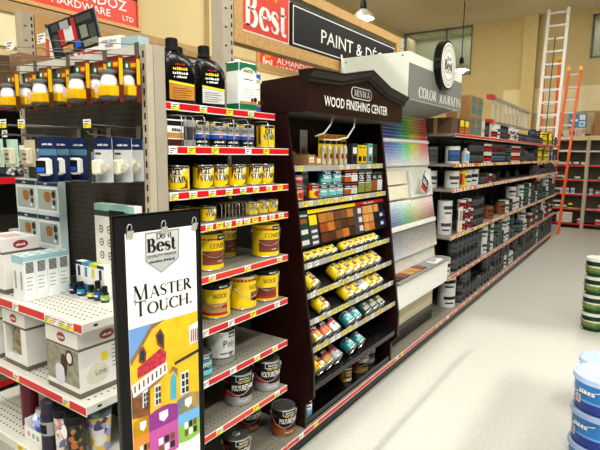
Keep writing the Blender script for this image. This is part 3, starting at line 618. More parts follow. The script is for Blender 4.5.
# ------------------------------------------------------------------ poster in a black stand (its face looks along +n)
PU = Vector((.0937, .9956, 0)).normalized(); PV = Vector((0, 0, 1)); PN = PU.cross(PV)
PO = Vector((-1.35, .9478, 0))
prot = math.atan2(PU.y, PU.x) - math.pi / 2     # local +y runs along the sign, local +x is its face
t = thing('poster_stand', 'black free standing poster frame beside the end display', 'sign stand', PO, (0, 0, prot))
obj('backing_board', MB().box(-.012, 0, 0, .336, .62, 1.796), BLACK, t)
obj('frame_edge', MB().box(-.014, .002, -.006, 0, .62, 1.8).box(-.014, .002, .336, .341, .62, 1.8).box(-.014, .002, -.006, .341, 1.796, 1.802), GLOSSB, t)
obj('pole', MB().box(-.026, -.012, .155, .19, .02, 1.7), BLACK, t); obj('foot', MB().box(-.2, .18, .03, .315, 0, .02), BLACK, t)
art = thing('poster', 'white paint poster reading MASTER TOUCH over a yellow house and paint cans', 'poster', PO, (0, 0, prot))
obj('sheet', MB().box(.0005, .0015, .036, .318, .74, 1.742), PAPER, art)
ou = ((.0016, 0, 0), (0, 1, 0), (0, 0, 1))
def prt(name, layers, mats, parent=art):
    b = MB()
    for i, (pts, m) in enumerate(layers): b.plane_poly(ou[0], ou[1], ou[2], pts, m, .0002 + .00012 * i)
    return obj(name, b, mats, parent)
A = {'sky': [(.036, 1.424), (.1252, 1.424), (.036, 1.31)],
     'roof': [(.036, 1.316), (.1212, 1.422), (.1777, 1.425), (.1244, 1.403), (.04, 1.2985)],
     'balc': [(.037, 1.2294), (.1767, 1.2751), (.1794, 1.2296), (.0426, 1.1848)], 'balcu': [(.0426, 1.1848), (.1794, 1.2296), (.1496, 1.2102), (.0688, 1.1782)],
     'flow': [(.0606, 1.2463), (.0618, 1.2842), (.1537, 1.3265), (.1777, 1.3044), (.1723, 1.2691)],
     'w1': [(.1421, 1.3409), (.1354, 1.3788), (.1563, 1.3982), (.1716, 1.3686), (.1697, 1.3143)], 'w1b': [(.0664, 1.3038), (.0718, 1.3443), (.0875, 1.3536), (.0981, 1.3291), (.0924, 1.2846)],
     'door': [(.1885, 1.1204), (.1912, 1.2029), (.2047, 1.2209), (.2169, 1.1976), (.2144, 1.1179)], 'arch': [(.1833, 1.2207), (.2011, 1.2447), (.2223, 1.23), (.2214, 1.1998), (.2049, 1.2283)],
     'w2': [(.2348, 1.2066), (.2708, 1.2098), (.2683, 1.1206), (.2323, 1.1227)], 'w3': [(.1247, 1.1971), (.1492, 1.1993), (.1464, 1.1219), (.122, 1.1243)], 'w4': [(.0772, 1.193), (.0969, 1.2001), (.0945, 1.139), (.0749, 1.136)],
     'bal2': [(.2753, 1.3737), (.317, 1.3831), (.317, 1.3062), (.2778, 1.3003)], 'pipe': [(.2101, 1.2568), (.317, 1.2753), (.317, 1.2636), (.2098, 1.2456)], 'low': [(.036, 1.2155), (.1097, 1.2245), (.1049, 1.0979), (.036, 1.1105)]}
def inset(p, k=.72):
    cx = sum(a for a, _ in p) / len(p); cy = sum(c for _, c in p) / len(p); return [(cx + (a - cx) * k, cy + (c - cy) * k) for a, c in p]
L = [([(.036, 1.424), (.318, 1.421), (.318, .95), (.036, .99)], 1), (A['sky'], 0), (A['low'], 9), (A['roof'], 2), (A['w1'], 3), (inset(A['w1'], .6), 4), (A['w1b'], 3), (inset(A['w1b'], .6), 4), (A['balcu'], 2), (A['balc'], 5), (A['flow'], 6), (A['arch'], 2), (A['door'], 7),
     (A['w2'], 5), (A['w3'], 5), (A['w4'], 5), (A['bal2'], 5), (A['pipe'], 4)]
for k in range(8):     # balusters of the painted balcony
    q = .046 + k * .017; z = 1.2 + k * .0052; L.append(([(q, z), (q + .006, z + .002), (q + .006, z + .026), (q, z + .024)], 9))
for w in ('w2', 'w3', 'w4'):
    p = A[w]; x0, x1, z0, z1 = p[0][0], p[1][0], p[3][1], p[0][1]
    for i in range(2):
        for j in range(3):
            a = x0 + (x1 - x0) * (.1 + .47 * i); c = z0 + (z1 - z0) * (.06 + .32 * j); L.append(([(a, c), (a + (x1 - x0) * .34, c), (a + (x1 - x0) * .34, c + (z1 - z0) * .24), (a, c + (z1 - z0) * .24)], 4))
for k in range(4): L.append(([(.282 + k * .009, 1.312), (.286 + k * .009, 1.313), (.286 + k * .009, 1.36), (.282 + k * .009, 1.358)], 3))
prt('house_print', L, [SKYP, YELP, ROOFP, P('print_shutter', '#7b3b26'), P('print_dark_window', '#26303a'), PAPER, FLOW, TURQ, GRNP, RUST])
def can_print(x0, x1, z0, z1, top, mid, low):
    w = x1 - x0; h = z1 - z0; e = w * .09; dome = lambda z: [(x0, z), (x0 + w * .25, z + e), (x0 + w * .5, z + e * 1.35), (x0 + w * .75, z + e), (x1, z)]
    bot = [(x1, z0 + e), (x0 + w * .75, z0 + e * .3), (x0 + w * .5, z0), (x0 + w * .25, z0 + e * .3), (x0, z0 + e)]
    L = [(dome(z1 - e * 1.35) + bot, top), ([(x0, z0 + h * .62), (x1, z0 + h * .62)] + bot, mid), ([(x0, z0 + h * .4), (x1, z0 + h * .4)] + bot, low)]
    cx = x0 + w * .5; L.append(([(cx - w * .15, z0 + h * .9), (cx + w * .15, z0 + h * .9), (cx + w * .15, z0 + h * .77), (cx, z0 + h * .7), (cx - w * .15, z0 + h * .77)], 3))
    for i in range(3):
        for j in range(2):
            a = x0 + w * (.3 + .2 * i); c = z0 + h * (.12 + .16 * j)
            L.append(([(a, c), (a + w * .16, c), (a + w * .16, c + h * .13), (a, c + h * .13)], (4, 3, 5)[(i + j) % 3]))
    return L
prt('can_print', can_print(.217, .318, .93, 1.118, 0, 0, 1), [SKY, GRNP, GRNP, PAPER, RUST, P('print_dark', '#20201e')])
prt('can_print', can_print(.036, .115, .93, 1.105, 0, 1, 1), [YELP, P('print_orange', '#e58a2a'), ORANGE, PAPER, RUST, P('print_dark', '#20201e')])
ou = ((.0026, 0, 0), (0, 1, 0), (0, 0, 1))
prt('can_print', can_print(.098, .219, .915, 1.112, 0, 1, 1), [PURP, PINK, PINK, PAPER, RUST, P('print_dark', '#20201e')])
prt('white_foot_print', [([(.036, .985), (.09, .95), (.15, .925), (.318, .945), (.318, .75), (.036, .75)], 0)], [PAPER]) if False else None
ou = ((.0016, 0, 0), (0, 1, 0), (0, 0, 1))
sh = [(.1084, 1.737), (.2465, 1.7387), (.242, 1.6326), (.1672, 1.5914), (.1064, 1.6397)]
prt('shield_print', [(sh, 0), (inset(sh, .92), 1), ([(.11, 1.66), (.24, 1.66), (.235, 1.634), (.1672, 1.597), (.112, 1.64)], 2)], [P('shield_edge', '#8e9190', rough=.4), LGREY, P('shield_grey', '#b4b6b4', rough=.4)])
b = MB(); q = (.0022, 0, 0)
b.text(serif('Best', 1.9), (.0022, .172, 1.669), (0, 1, 0), (0, 0, 1), .046, 0, 'C', .0006, .116); b.text(serif('Do', 1.5), (.0022, .168, 1.71), (0, 1, 0), (0, 0, 1), .022, 0, 'C', .0006); b.text(serif('it', 1.5), (.0022, .205, 1.711), (0, 1, 0), (0, 0, 1), .022, 0, 'C', .0006)
b.text(sans('QUALITY PAINTS', .01), (.0022, .172, 1.651), (0, 1, 0), (0, 0, 1), .0085, 0, 'C', .0006, .115); b.text(marks((8, 7,)), (.0022, .172, 1.632), (0, 1, 0), (0, 0, 1), .008, 0, 'C', .0006, .1)
TM = serif('M', 1.0); 
for word, z, a0, a1 in (('MASTER', 1.5135, .0555, .2935), ('TOUCH', 1.459, .0615, .278)):
    full = serif(word[0], 1.0)[0]; big = .052; sm = .0405
    w1 = max(p[0] for p in full) * big
    b.text(serif(word[0], 1.35), (.0018, a0, z), (0, 1, 0), (0, 0, 1), big, 0, 'L', .0006)
    b.text(serif(word[1:], 1.5, .02), (.0018, a0 + w1 + .003, z), (0, 1, 0), (0, 0, 1), sm, 0, 'L', .0006, a1 - a0 - w1 - .003)
b.text(sans('.'), (.0018, .284, 1.459), (0, 1, 0), (0, 0, 1), .05, 0, 'L', .0006)
obj('lettering', b, P('print_ink', '#17171a', rough=.6), art)
for i, (a, lb) in enumerate([(.05, 'steel binder clip on the poster corner nearest the viewer'), (.1786, 'steel binder clip at the middle of the poster top'), (.308, 'steel binder clip at the far top corner of the poster')]):
    t = thing('binder_clip', lb, 'clip', PO + PU * a + PV * 1.742, (0, 0, prot), 'binder clips on the poster')
    obj('jaw', MB().prism([(-.0, -.014), (.012, -.014), (.012, .006), (.007, .012), (.0018, .012), (.0018, -.012)], 'y', -.011, .011), STEEL, t) if False else obj('jaw', MB().hexa([(.0028, -.012, -.016), (.0045, -.012, -.016), (.0045, .012, -.016), (.0028, .012, -.016)], [(.0028, -.012, .01), (.014, -.012, .01), (.014, .012, .01), (.0028, .012, .01)]), STEEL, t)
    obj('handle', MB().tube([(.005, -.008, .01), (.008, -.008, .022), (.008, -.004, .03), (.008, .004, .03), (.008, .008, .022), (.005, .008, .01)], .0018, 5), WIRE, t)

# ------------------------------------------------------------------ goods on the end display (all face -y)
def hook(x, y0, z, key, label, g, dr=.012):
    t = thing('peg_hook', label, 'hook', (x, 1.4, z), group=g)
    L = 1.4 - y0
    obj('wire', MB().tube([(0, -.008, 0), (0, -L, dr), (0, -L - .01, dr + .01)], .0022, 6).tube([(0, -.008, .045), (0, -L + .01, dr + .038)], .0016, 6).box(-.014, .014, -.0085, -.0055, -.02, .055), P('hook_wire', '#6f6f6b', rough=.4, metal=.6), t)
    o = obj('price_ticket', TICK[key], None, t, loc=(0, -L - .0085, dr + .04), rot=(0, 0, R(-90)))
def bulb_pack(label, x, y, z, k, ry):
    t = thing('bulb_pack', label, 'light bulb pack', (x + .006, y, z), (0, R(ry), R(7)), group='light bulb packs hanging on the pegboard')
    w, h = .043, .168
    obj('card', MB().box(-w, w, -.004, .0, -h, .012).box(w - .003, w, -.022, -.004, -h, .012), P('pack_card_red', '#6a1c14', rough=.4, var=.3, scale=30) if k % 2 else P('pack_card_orange', '#6b3a16', rough=.4, var=.3, scale=30), t)
    b = MB().box(-.01, w - .006, -.0046, -.004, -.035, -.005, 1).box(-.005, w - .008, -.005, -.0046, -.028, -.012, 0)
    b.prism([(-w + .018 + .016 * math.cos(q), -.02 + .019 * math.sin(q)) for q in [j * .628 for j in range(10)]], 'y', -.006, -.004, 2).prism([(-w + .018 + .007 * math.cos(q), -.02 + .009 * math.sin(q)) for q in [j * .628 for j in range(10)]], 'y', -.0066, -.006, 3)
    b.box(w, w + .0006, -.021, -.003, -.1, .0, 0)
    obj('print', b, [YELB, REDL, GREENC, PAPER], t)
    obj('bulb', MB().lathe([(.0, -.128), (.024, -.128), (.034, -.1), (.031, -.082), (.022, -.06), (.022, -.055), (0, -.055)], 16, 0, (-.006, -.028, 0)), FROST, t)
    obj('bulb_collar', MB().lathe([(.022, -.062), (.036, -.055), (.038, -.048), (.022, -.044), (0, -.044)], 16, 0, (-.006, -.028, 0)), P('bulb_collar_grey', '#76797a', rough=.3), t)
    obj('yellow_band', MB().cbox(-w + .004, w - .004, -.062, -.004, -.148, -.106, .004), YELB, t)
    obj('seal', MB().prism([(-w + .006 + .012 * math.cos(q), -.118 + .02 * math.sin(q)) for q in [j * .524 for j in range(12)]], 'y', -.064, -.0625), P('seal_pink', '#dcb9ae', rough=.5), t)
    obj('blister_base', MB().lathe([(.0, -.166), (.03, -.164), (.04, -.156), (.04, -.149), (0, -.149)], 14, 0, (0, -.034, 0)), P('smoky_blister', '#4a4742', rough=.15), t)
HZ = 2.396
for x, lb in [(-1.776, 'wire hook with white tag carrying bulb packs nearest the upright'), (-1.995, 'wire hook carrying the second pair of bulb packs'), (-2.28, 'wire hook carrying the third pair of bulb packs'), (-2.57, 'wire hook carrying the bulb packs furthest from the upright')]:
    hook(x + .0, 1.0, HZ + .0, 'w', lb, 'hooks of the bulb packs', -.045)
for i, (x, y, lb) in enumerate([(-1.776, 1.364, 'bulb pack hanging deepest beside the slotted upright'), (-1.772, 1.278, 'red bulb pack with round seal, front of the hook nearest the upright'), (-1.995, 1.364, 'bulb pack half hidden, rear of the second hook'), (-1.992, 1.278, 'red bulb pack with round seal, front of the second hook'),
                                (-2.28, 1.364, 'bulb pack with orange card, rear of the third hook'), (-2.278, 1.278, 'bulb pack with green logo, front of the third hook'), (-2.57, 1.364, 'bulb pack rear of the furthest hook'), (-2.568, 1.278, 'bulb pack front of the furthest hook, at the picture edge')]):
    bulb_pack(lb, x, y, HZ - .019 - (1.4 - y) * .11, 1 if i < 4 else 0, 0)
def timer_pack(label, x, y, z, kind):
    t = thing('timer_pack', label, 'blister pack', (x, y, z), (0, 0, R(18)), group='blue carded packs on the pegboard')
    w, h = .043, .17
    obj('card', MB().box(-w, w, -.003, 0, -h, .006), NAVY if kind == 'b' else LGREY, t)
    b = MB().box(-w, w, -.0036, -.003, -.04, .006, 0).text(marks((6, 5,)), (0, -.0036, -.025), (1, 0, 0), (0, 0, 1), .009, 1, 'C', .0004, .05)
    if kind == 'b': b.box(-w, w, -.0036, -.003, -.065, -.04, 2)
    else: b.box(-w + .006, -.01, -.0036, -.003, -.06, -.052, 3)
    obj('print', b, [NAVY, PAPER, P('pack_steel_blue', '#4f7d97'), DGREY], t)
    if kind == 'b':
        obj('plug', MB().cbox(-.026, .026, -.04, -.003, -.145, -.075, .008, 0).cbox(-.022, .022, -.044, -.0401, -.135, -.085, .004, 1).box(-.019, .019, -.0455, -.0441, -.13, -.112, 2), [WHITE, BLACK, P('bright_blue', '#1f62d6')], t)
    else:
        obj('plug', MB().cbox(-.028, .01, -.045, -.003, -.14, -.08, .006), P('ivory_plastic', '#e6e1c8', rough=.35), t)
        obj('dial', MB().lathe([(0, 0), (.015, 0), (.015, .012), (0, .012)], 16), P('ivory_plastic_shade', '#cfc9b2', rough=.4), t, loc=(.026, -.02, -.11), rot=(R(90), 0, 0))
    obj('blister_shell', MB().box(-w, w, -.03, -.003, -h - .003, -h).box(-w, -w + .002, -.02, -.003, -h, -.05), P('blister_rim', '#6d7c8a', rough=.15), t)
TZ = 2.056
hook(-1.785, 1.165, TZ, 'm', 'wire hook with yellow ticket carrying the white timers', 'hooks of the timer packs')
hook(-1.99, 1.02, TZ - .003, 'm', 'wire hook carrying the blue timer packs', 'hooks of the timer packs')
hook(-2.09, 1.0, TZ - .001, 'm', 'wire hook with yellow ticket beside the left upright of the pegboard', 'hooks of the timer packs')
hook(-2.22, .98, TZ + .002, 'w', 'wire hook with white ticket carrying the beige bottle packs', 'hooks of the timer packs')
for x, y, k, lb in [(-1.79, 1.374, 'w', 'white timer pack deepest on its hook by the upright'), (-1.778, 1.308, 'w', 'white timer pack second from the upright'), (-1.805, 1.235, 'w', 'white timer pack at the front of its hook'), (-2.0, 1.25, 'b', 'blue and black timer pack nearest the white ones'), (-2.0, 1.17, 'b', 'blue timer pack in the middle of its hook'), (-1.955, 1.09, 'b', 'blue timer pack at the front of its hook')]:
    timer_pack(lb, x, y, TZ - .006, k)
for i, (x, y) in enumerate([(-2.215, 1.30), (-2.215, 1.23), (-2.225, 1.16), (-2.23, 1.09), (-2.23, 1.03)]):
    t = thing('scent_pack', ['beige scent refill pack deepest on its hook', 'beige scent refill pack second deepest', 'beige scent refill pack in the middle of five', 'mint scent refill pack near the front', 'mint scent refill pack at the front of its hook'][i], 'refill pack', (x, y, TZ - .012), (0, 0, R(3)), group='refill packs beyond the blue timers')
    obj('card', MB().box(-.04, .04, -.003, 0, -.11, .006), P('pack_beige', '#c9bfa2') if i < 3 else P('pack_mint', '#b9dccb'), t)
    obj('refill', MB().cbox(-.03, .03, -.035, -.003, -.1, -.03, .006), P('pack_beige_light', '#ddd3b7', rough=.3), t); obj('print', MB().box(-.03, -.012, -.0355, -.0351, -.095, -.085, 0).box(.0, .028, -.0355, -.0351, -.08, -.074, 1).box(.0, .028, -.0355, -.0351, -.06, -.054, 1), [REDL, DGREY], t)
for i, (x, y, z) in enumerate([(-2.545, 1.30, 2.03), (-2.66, 1.30, 2.03)]):
    hook(x, 1.22, z + .001, 'w', ['short hook holding a bag of metal fittings', 'short hook at the pegboard edge with a bag of fittings'][i], 'hooks of the fitting bags')
    t = thing('fittings_bag', ['clear bag of metal fittings above the stacked boxes', 'clear bag of metal fittings at the picture edge'][i], 'bag', (x, y, z - .006), group='bags of metal fittings')
    obj('header_card', MB().box(-.05, .05, -.002, 0, -.045, .006).box(-.015, .015, -.0026, -.002, -.03, -.012, 1), [PAPER, REDL], t)
    b = MB(); rr = random.Random(i)
    for k in range(26):
        a, c, d, s_ = rr.uniform(-.04, .04), rr.uniform(-.024, -.01), rr.uniform(-.14, -.055), rr.uniform(.006, .011); b.lathe([(0, -s_), (s_, -s_ * .5), (s_, s_ * .5), (0, s_)], 7, rr.randint(0, 1), (a, c, d))
    stuff('fittings', b, [STEEL, LGREY], t)
# stacked blue banded gift boxes
def warm_box(label, x, y, z, g='blue banded boxes stacked against the pegboard'):
    t = thing('warmer_box', label, 'box', (x, y, z), group=g)
    w, d, h = .1, .04, .171
    obj('carton', MB().box(-w, w, 0, d, 0, h - .001), P('pale_aqua_card', '#cfe4e2', rough=.5), t)
    b = MB().box(-w, w, -.0006, 0, h - .03, h - .008, 0).box(-w + .008, w - .008, -.0006, 0, .012, h - .038, 1).box(-w + .014, w - .014, -.0012, -.0006, .02, h - .046, 2)
    b.prism([(.004 + .036 * math.cos(q) * (1 if math.sin(q) > 0 else .8), .085 + .026 * math.copysign(abs(math.sin(q)) ** .5, math.sin(q))) for q in [j * .524 for j in range(12)]], 'y', -.002, -.0012, 3)
    b.prism([(.06 + .017 * math.cos(q), .1 + .02 * math.sin(q)) for q in [j * .785 for j in range(8)]], 'y', -.002, -.0012, 4).prism([(.062 + .013 * math.cos(q), .06 + .016 * math.sin(q)) for q in [j * .785 for j in range(8)]], 'y', -.002, -.0012, 4).prism([(.05 + .01 * math.cos(q), .038 + .009 * math.sin(q)) for q in [j * .785 for j in range(8)]], 'y', -.0021, -.0012, 1)
    b.text(marks((5,)), (-.01, -.0006, h - .023), (1, 0, 0), (0, 0, 1), .009, 1, 'C', .0008)
    obj('print', b, [NAVY, PAPER, P('photo_grey_green', '#9fb0ab', rough=.5), P('photo_copper', '#a0602c', rough=.4, var=.4, scale=60), P('photo_dark', '#2b1d24', rough=.5)], t)
    return t
for r, xs in enumerate([(-2.455, -2.66)] * 3):
    for k, x in enumerate(xs[:2]):
        warm_box(('bottom', 'middle', 'top')[r] + (' blue banded box of the stack nearest the bare pegboard', ' blue banded box of the stack by the picture edge')[k], x, 1.35, 1.345 + r * .172)
t = thing('diffuser_box', 'wide white diffuser box with teal top strip and drop icons, beside the poster', 'box', (-1.895, 1.345, 1.345))
obj('carton', MB().box(-.16, .12, 0, .045, 0, .425), PAPER, t)
b = MB().box(-.16, .125, -.0006, 0, .395, .425, 0).box(-.16, .125, -.0006, 0, .37, .395, 1).box(-.05, .06, -.0012, -.0006, .366, .4, 2)
for i in range(2):
    for j in range(4):
        cx, cz = -.115 + i * .06, .31 - j * .06; pts = [(cx + .016 * math.cos(q), cz + .018 * math.sin(q)) for q in [n_ * .628 for n_ in range(10)]]; b.prism(pts, 'y', -.0012, 0, 2).prism(inset(pts, .72), 'y', -.0018, -.001, 3).prism(inset(pts, .3), 'y', -.0024, -.001, 2)
obj('print', b, [P('teal_strip', '#8fc6bd'), DGREY, BLACK, PAPER], t)
# white cartons in two rows of four
t0 = thing('oil_carton', '', 'carton')
obj('carton', MB().box(-.0245, .0245, -.0255, .0255, 0, .2), P('carton_white', '#eef2f0', rough=.5), t0)
b = MB().box(-.0245, .0245, -.0261, -.0255, .165, .2, 0).box(.0245, .0251, -.0255, .0255, .178, .2, 0)
for k in range(9): b.box(.0245, .0252, -.017, .018, .125 + k * .0055, .1285 + k * .0055, 1)
for k in range(4): b.box(.0245, .0252, -.016, .006 + .006 * (k % 2), .05 + k * .017, .054 + k * .017, 2)
b.box(-.006, .006, -.0262, -.0255, .05, .13, 2); b.box(-.0245, .0245, -.0255, .0255, .2, .2006, 3); b.box(-.008, .012, -.01, .01, .2006, .201, 2)
obj('print', b, [P('aqua_print', '#9cc9d2'), DGREY, GREY, P('pale_aqua_card', '#cfe4e2')], t0)
for i in range(2):
    for k in range(4):
        place(t0, (-2.215 - i * .0505, 1.105 + k * .0525, 1.345), '%s slim white carton of the %s row on the upper gift shelf' % (['nearest', 'second', 'third', 'furthest'][k], ['barcode showing', 'hidden'][i]), 'slim white cartons', 0)
# white picture boxes with lids and dark gap band
def gift_box(label, x0, x1, y0, y1, z, h, window, photo=False):
    t = thing('gift_box', label, 'box', ((x0 + x1) / 2, (y0 + y1) / 2, z))
    a, d = (x1 - x0) / 2, (y1 - y0) / 2; lz = h * .72; bz = h * .16
    b = MB().box(-a, a, -d, d, 0, bz * .5, 1)
    if window:
        b.box(-a, a, -d, d, bz * .5, bz, 0).box(-a, -a + .02, -d, -d + .03, bz, lz, 0).box(a - .045, a, -d, d, bz, lz, 0).box(-a, a, d - .03, d, bz, lz, 0).box(-a + .005, a - .05, -d + .05, d - .04, bz, lz, 2)
    else: b.box(-a, a, -d, d, bz * .5, lz, 0)
    obj('carton', b, [P('white_card', '#eceae4', rough=.45, var=.02), P('brown_card_edge', '#6d6255', rough=.7), P('box_inside', '#15130f', rough=.8)], t)
    if window:
        obj('ornament', MB().lathe([(0, bz), (.03, bz), (.045, bz + h * .12), (.05, bz + h * .28), (.04, bz + h * .42), (.03, bz + h * .5), (0, bz + h * .5)], 16, 0, (-.02, -d + .055, 0)), P('warmer_ornament', '#8b7f5a', rough=.4, var=.5, scale=40), t)
    L = obj('lid', MB().box(-a + .002, a - .002, -d + .002, d - .002, lz, lz + h * .045, 1).box(-a, a, -d, d, lz + h * .045, h, 0), [P('white_card', '#eceae4'), P('brown_card_edge', '#6d6255')], t)
    b = MB(); zc = lz + h * .16
    ov = lambda c, ry, rz_: [(c + ry * math.cos(q), zc + rz_ * math.sin(q)) for q in [j * .393 for j in range(16)]]
    b.prism(ov(0, .03, .02), 'y', -d - .0008, -d, 0).prism(ov(0, min(.035, d * .5), .02), 'x', a, a + .0008, 0)
    b.text(marks((6,)), (0, -d - .0008, zc - .006), (1, 0, 0), (0, 0, 1), .012, 1, 'C', .0006); b.text(marks((6,)), (a + .0008, 0, zc - .006), (0, 1, 0), (0, 0, 1), .012, 1, 'C', .0006)
    if not window and not photo: pass
    b.box(-a * .4, a * .5, -d * .5, d * .5, h, h + .0005, 2)
    obj('print', b, [P('oval_red', '#a5262a', rough=.5), PAPER, P('pale_pink_print', '#d9b4ae')], L)
    if photo:
        b = MB().box(-a, a, -d - .0006, -d, bz, lz, 0)
        b.prism([(-.02 + .034 * math.cos(q), .075 + .045 * math.copysign(abs(math.sin(q)) ** .5, math.sin(q))) for q in [j * .393 for j in range(16)]], 'y', -d - .0014, -d - .0006, 1)
        b.prism([(.055 + .028 * math.cos(q), .16 + .034 * math.sin(q)) for q in [j * .393 for j in range(16)]], 'y', -d - .0014, -d - .0006, 2).prism([(.055 + .018 * math.cos(q), .16 + .023 * math.sin(q)) for q in [j * .393 for j in range(16)]], 'y', -d - .002, -d - .001, 3)
        b.prism([(.012 + .024 * math.cos(q), .12 + .05 * math.sin(q)) for q in [j * .393 for j in range(16)]], 'y', -d - .0012, -d - .0004, 7)
        pts = [(-.05 + .052 * math.cos(q) * (1 - .2 * math.sin(q)), .085 + .045 * math.sin(q)) for q in [j * .393 for j in range(16)]]
        b.prism(pts, 'x', a, a + .001, 4); b.box(a, a + .001, -.03, .0, .125, .165, 5)
        b.text(sans('Love', .0), (a + .001, -.035, .075), (0, 1, 0), (0, 0, 1), .026, 6, 'C', .0006, .05)
        for k in range(6): b.box(a, a + .001, .02, .05, .09 + k * .018, .093 + k * .018, 6)
        obj('photo_print', b, [P('photo_olive', '#8d8c75', rough=.45, var=.4, scale=30), P('photo_white_jar', '#d8d9e0'), NAVY, P('photo_candle', '#efe3c6'), P('photo_jar', '#d9d7c2'), YELT, DGREY, DBROWN], t)
    return t
gift_box('white candle warmer box with window and red oval logo on the upper gift shelf', -2.60, -2.385, 1.085, 1.255, 1.345, .255, True)
gift_box('white gift box with photo of jars, nearest the poster on the second gift shelf', -2.035, -1.80, 1.075, 1.34, 1.008, .272, False, True)
gift_box('white candle warmer box with open window in the middle of the second gift shelf', -2.44, -2.235, 1.09, 1.31, 1.008, .262, True)
gift_box('white candle warmer box at the picture edge on the second gift shelf', -2.72, -2.49, 1.09, 1.31, 1.008, .262, True)
# essential oils
cols = [('dark blue', NAVY), ('light blue', P('oil_blue', '#2f8fb8')), ('yellow', P('oil_yellow', '#d6d21f')), ('mid blue', P('oil_mid_blue', '#24548f')), ('green', P('oil_green', '#86b43e'))]
for i, (n, m) in enumerate(cols):
    x = (-2.155, -2.095, -2.015, -1.965, -1.915)[i]; h = (.07, .055, .052, .075, .06)[i]
    t = thing('oil_bottle', 'small %s labelled oil bottle with black cap on the upper gift shelf' % n, 'bottle', (x, 1.285, 1.345), group='essential oil bottles')
    obj('bottle', MB().lathe([(0, 0), (.018, 0), (.018, h * .62), (.011, h * .74), (0, h * .74)], 16), P('oil_glass', '#10202f', rough=.1), t)
    obj('label', MB().cpatch(.018, -150, 20, -150, 20, .008, h * .55, 0, n=12).cpatch(.018, -110, -40, -110, -40, h * .25, h * .33, 1, .0012), [m, PAPER], t); obj('cap', MB().lathe([(.0, h * .72), (.0125, h * .72), (.0125, h * 1.15), (0, h * 1.15)], 12), BLACK, t)
for i in range(4):
    for j in range(2):
        x = -2.135 + i * .055
        t = thing('oil_box', '%s white oil box with coloured window, %s of the stacked pairs behind the bottles' % (['upper', 'lower'][1 - j], ['first', 'second', 'third', 'fourth'][i]), 'box', (x, 1.323, 1.345 + j * .0755), group='small oil boxes')
        c = (NAVY, cols[1][1], cols[2][1], NAVY)[i]
        obj('carton', MB().box(-.026, .026, -.018, .018, 0, .075), PAPER, t); obj('print', MB().box(-.026, .026, -.0186, -.018, .06, .075, 0).box(-.012, .008, -.0186, -.018, .008, .054, 0).box(-.026, .026, -.018, .018, .0752, .0755, 1) if j else MB().box(-.026, .026, -.0186, -.018, .0, .05, 0), [c, PAPER if i in (0, 3) else c], t)
t = thing('acrylic_divider', 'clear acrylic divider beside the small oil bottles', 'divider', (-2.19, 1.31, 1.345)); obj('plate', MB().box(-.0015, .0015, -.07, .05, 0, .075), CLEAR, t); obj('lip', MB().box(.0015, .29, -.072, -.07, 0, .012), CLEAR, t)
# tumblers on the lowest visible shelf
def floral(name, base, var, sc, cols):
    if name in MATS: return MATS[name]
    m = mat(name, base, rough=.35); nt = m.node_tree; b_ = nt.nodes['Principled BSDF']
    tc = nt.nodes.new('ShaderNodeTexCoord'); vo = nt.nodes.new('ShaderNodeTexVoronoi'); vo.inputs['Scale'].default_value = sc
    cr = nt.nodes.new('ShaderNodeValToRGB'); cr.color_ramp.interpolation = 'CONSTANT'
    nt.links.new(tc.outputs['Object'], vo.inputs['Vector']); nt.links.new(vo.outputs['Color'], cr.inputs[0])
    for k, c in enumerate(cols):
        e = cr.color_ramp.elements[k] if k < 2 else cr.color_ramp.elements.new(k / len(cols)); e.position = k / len(cols); e.color = hexc(c) + (1,)
    nt.links.new(cr.outputs[0], b_.inputs['Base Color']); return m
F1 = floral('floral_print', '#d8cfc6', .3, 62, ['#d8d0c6', '#c98a90', '#e3ddd2', '#8a9a7c', '#d8d0c6', '#5d6f92', '#e0d9cf'])
F2 = floral('dark_floral_print', '#1a1f22', .3, 48, ['#15191c', '#1a2420', '#2c3f2a', '#15191c', '#b5672c', '#1c2148'])
F3 = floral('lilac_yellow_print', '#d8d2e0', .3, 34, ['#d8d0e0', '#e2c04a', '#9c96cc', '#e3dccb', '#e2c04a', '#3b3560', '#cfc9dd'])
F4 = floral('red_floral_print', '#7c4a4a', .3, 60, ['#6f3a3e', '#8b6a66', '#4b2a30', '#96857c', '#a03038'])
def tumbler(name, label, x, y, r0, r1, h, m, lid, lidh, lidm):
    t = thing(name, label, 'tumbler', (x, y, .7225), group='drink tumblers on the lowest gift shelf')
    obj('cup', MB().lathe([(0, 0), (r0, 0), (r1, h), (r1 * .96, h + .002), (0, h + .002)], 24), m, t)
    obj('lid', MB().lathe([(0, h + .0021), (r1 * 1.06, h + .0021), (r1 * 1.08, h + .006), (r1 * 1.08, h + lidh), (r1, h + lidh + .006), (r1 * .86, h + lidh + .006), (r1 * .84, h + lidh), (0, h + lidh)], 24).box(-.012, .012, -r1 * .6, -r1 * .1, h + lidh, h + lidh + .006), lidm, t)
    return t
tumbler('tumbler', 'white floral tumbler with dark lid beside the violet bottle', -1.908, 1.06, .032, .037, .192, F1, 1, .03, BLACK)
tumbler('tumbler', 'dark floral tumbler with a hanging oval tag', -1.822, 1.06, .034, .039, .19, F2, 1, .03, BLACK)
tumbler('tumbler', 'lilac and yellow tumbler with clear flat lid nearest the shelf corner', -1.81, 1.16, .036, .05, .185, F3, 1, .022, P('smoky_lid', '#4f6672', rough=.1))
tumbler('tumbler', 'red floral tumbler in shade behind the poster edge', -1.80, 1.315, .036, .045, .19, F4, 1, .025, BLACK)
o = [q for q in bpy.data.objects if q.get('label') == 'dark floral tumbler with a hanging oval tag'][0]
obj('hang_tag', MB().prism([(-.006 + .02 * math.cos(q), .165 + .03 * math.sin(q)) for q in [j * .524 for j in range(12)]], 'y', -.0455, -.0445), PAPER, o)
t = thing('flask', 'tall dark violet flask with grey paper sleeve', 'flask', (-2.0, 1.052, .7225))
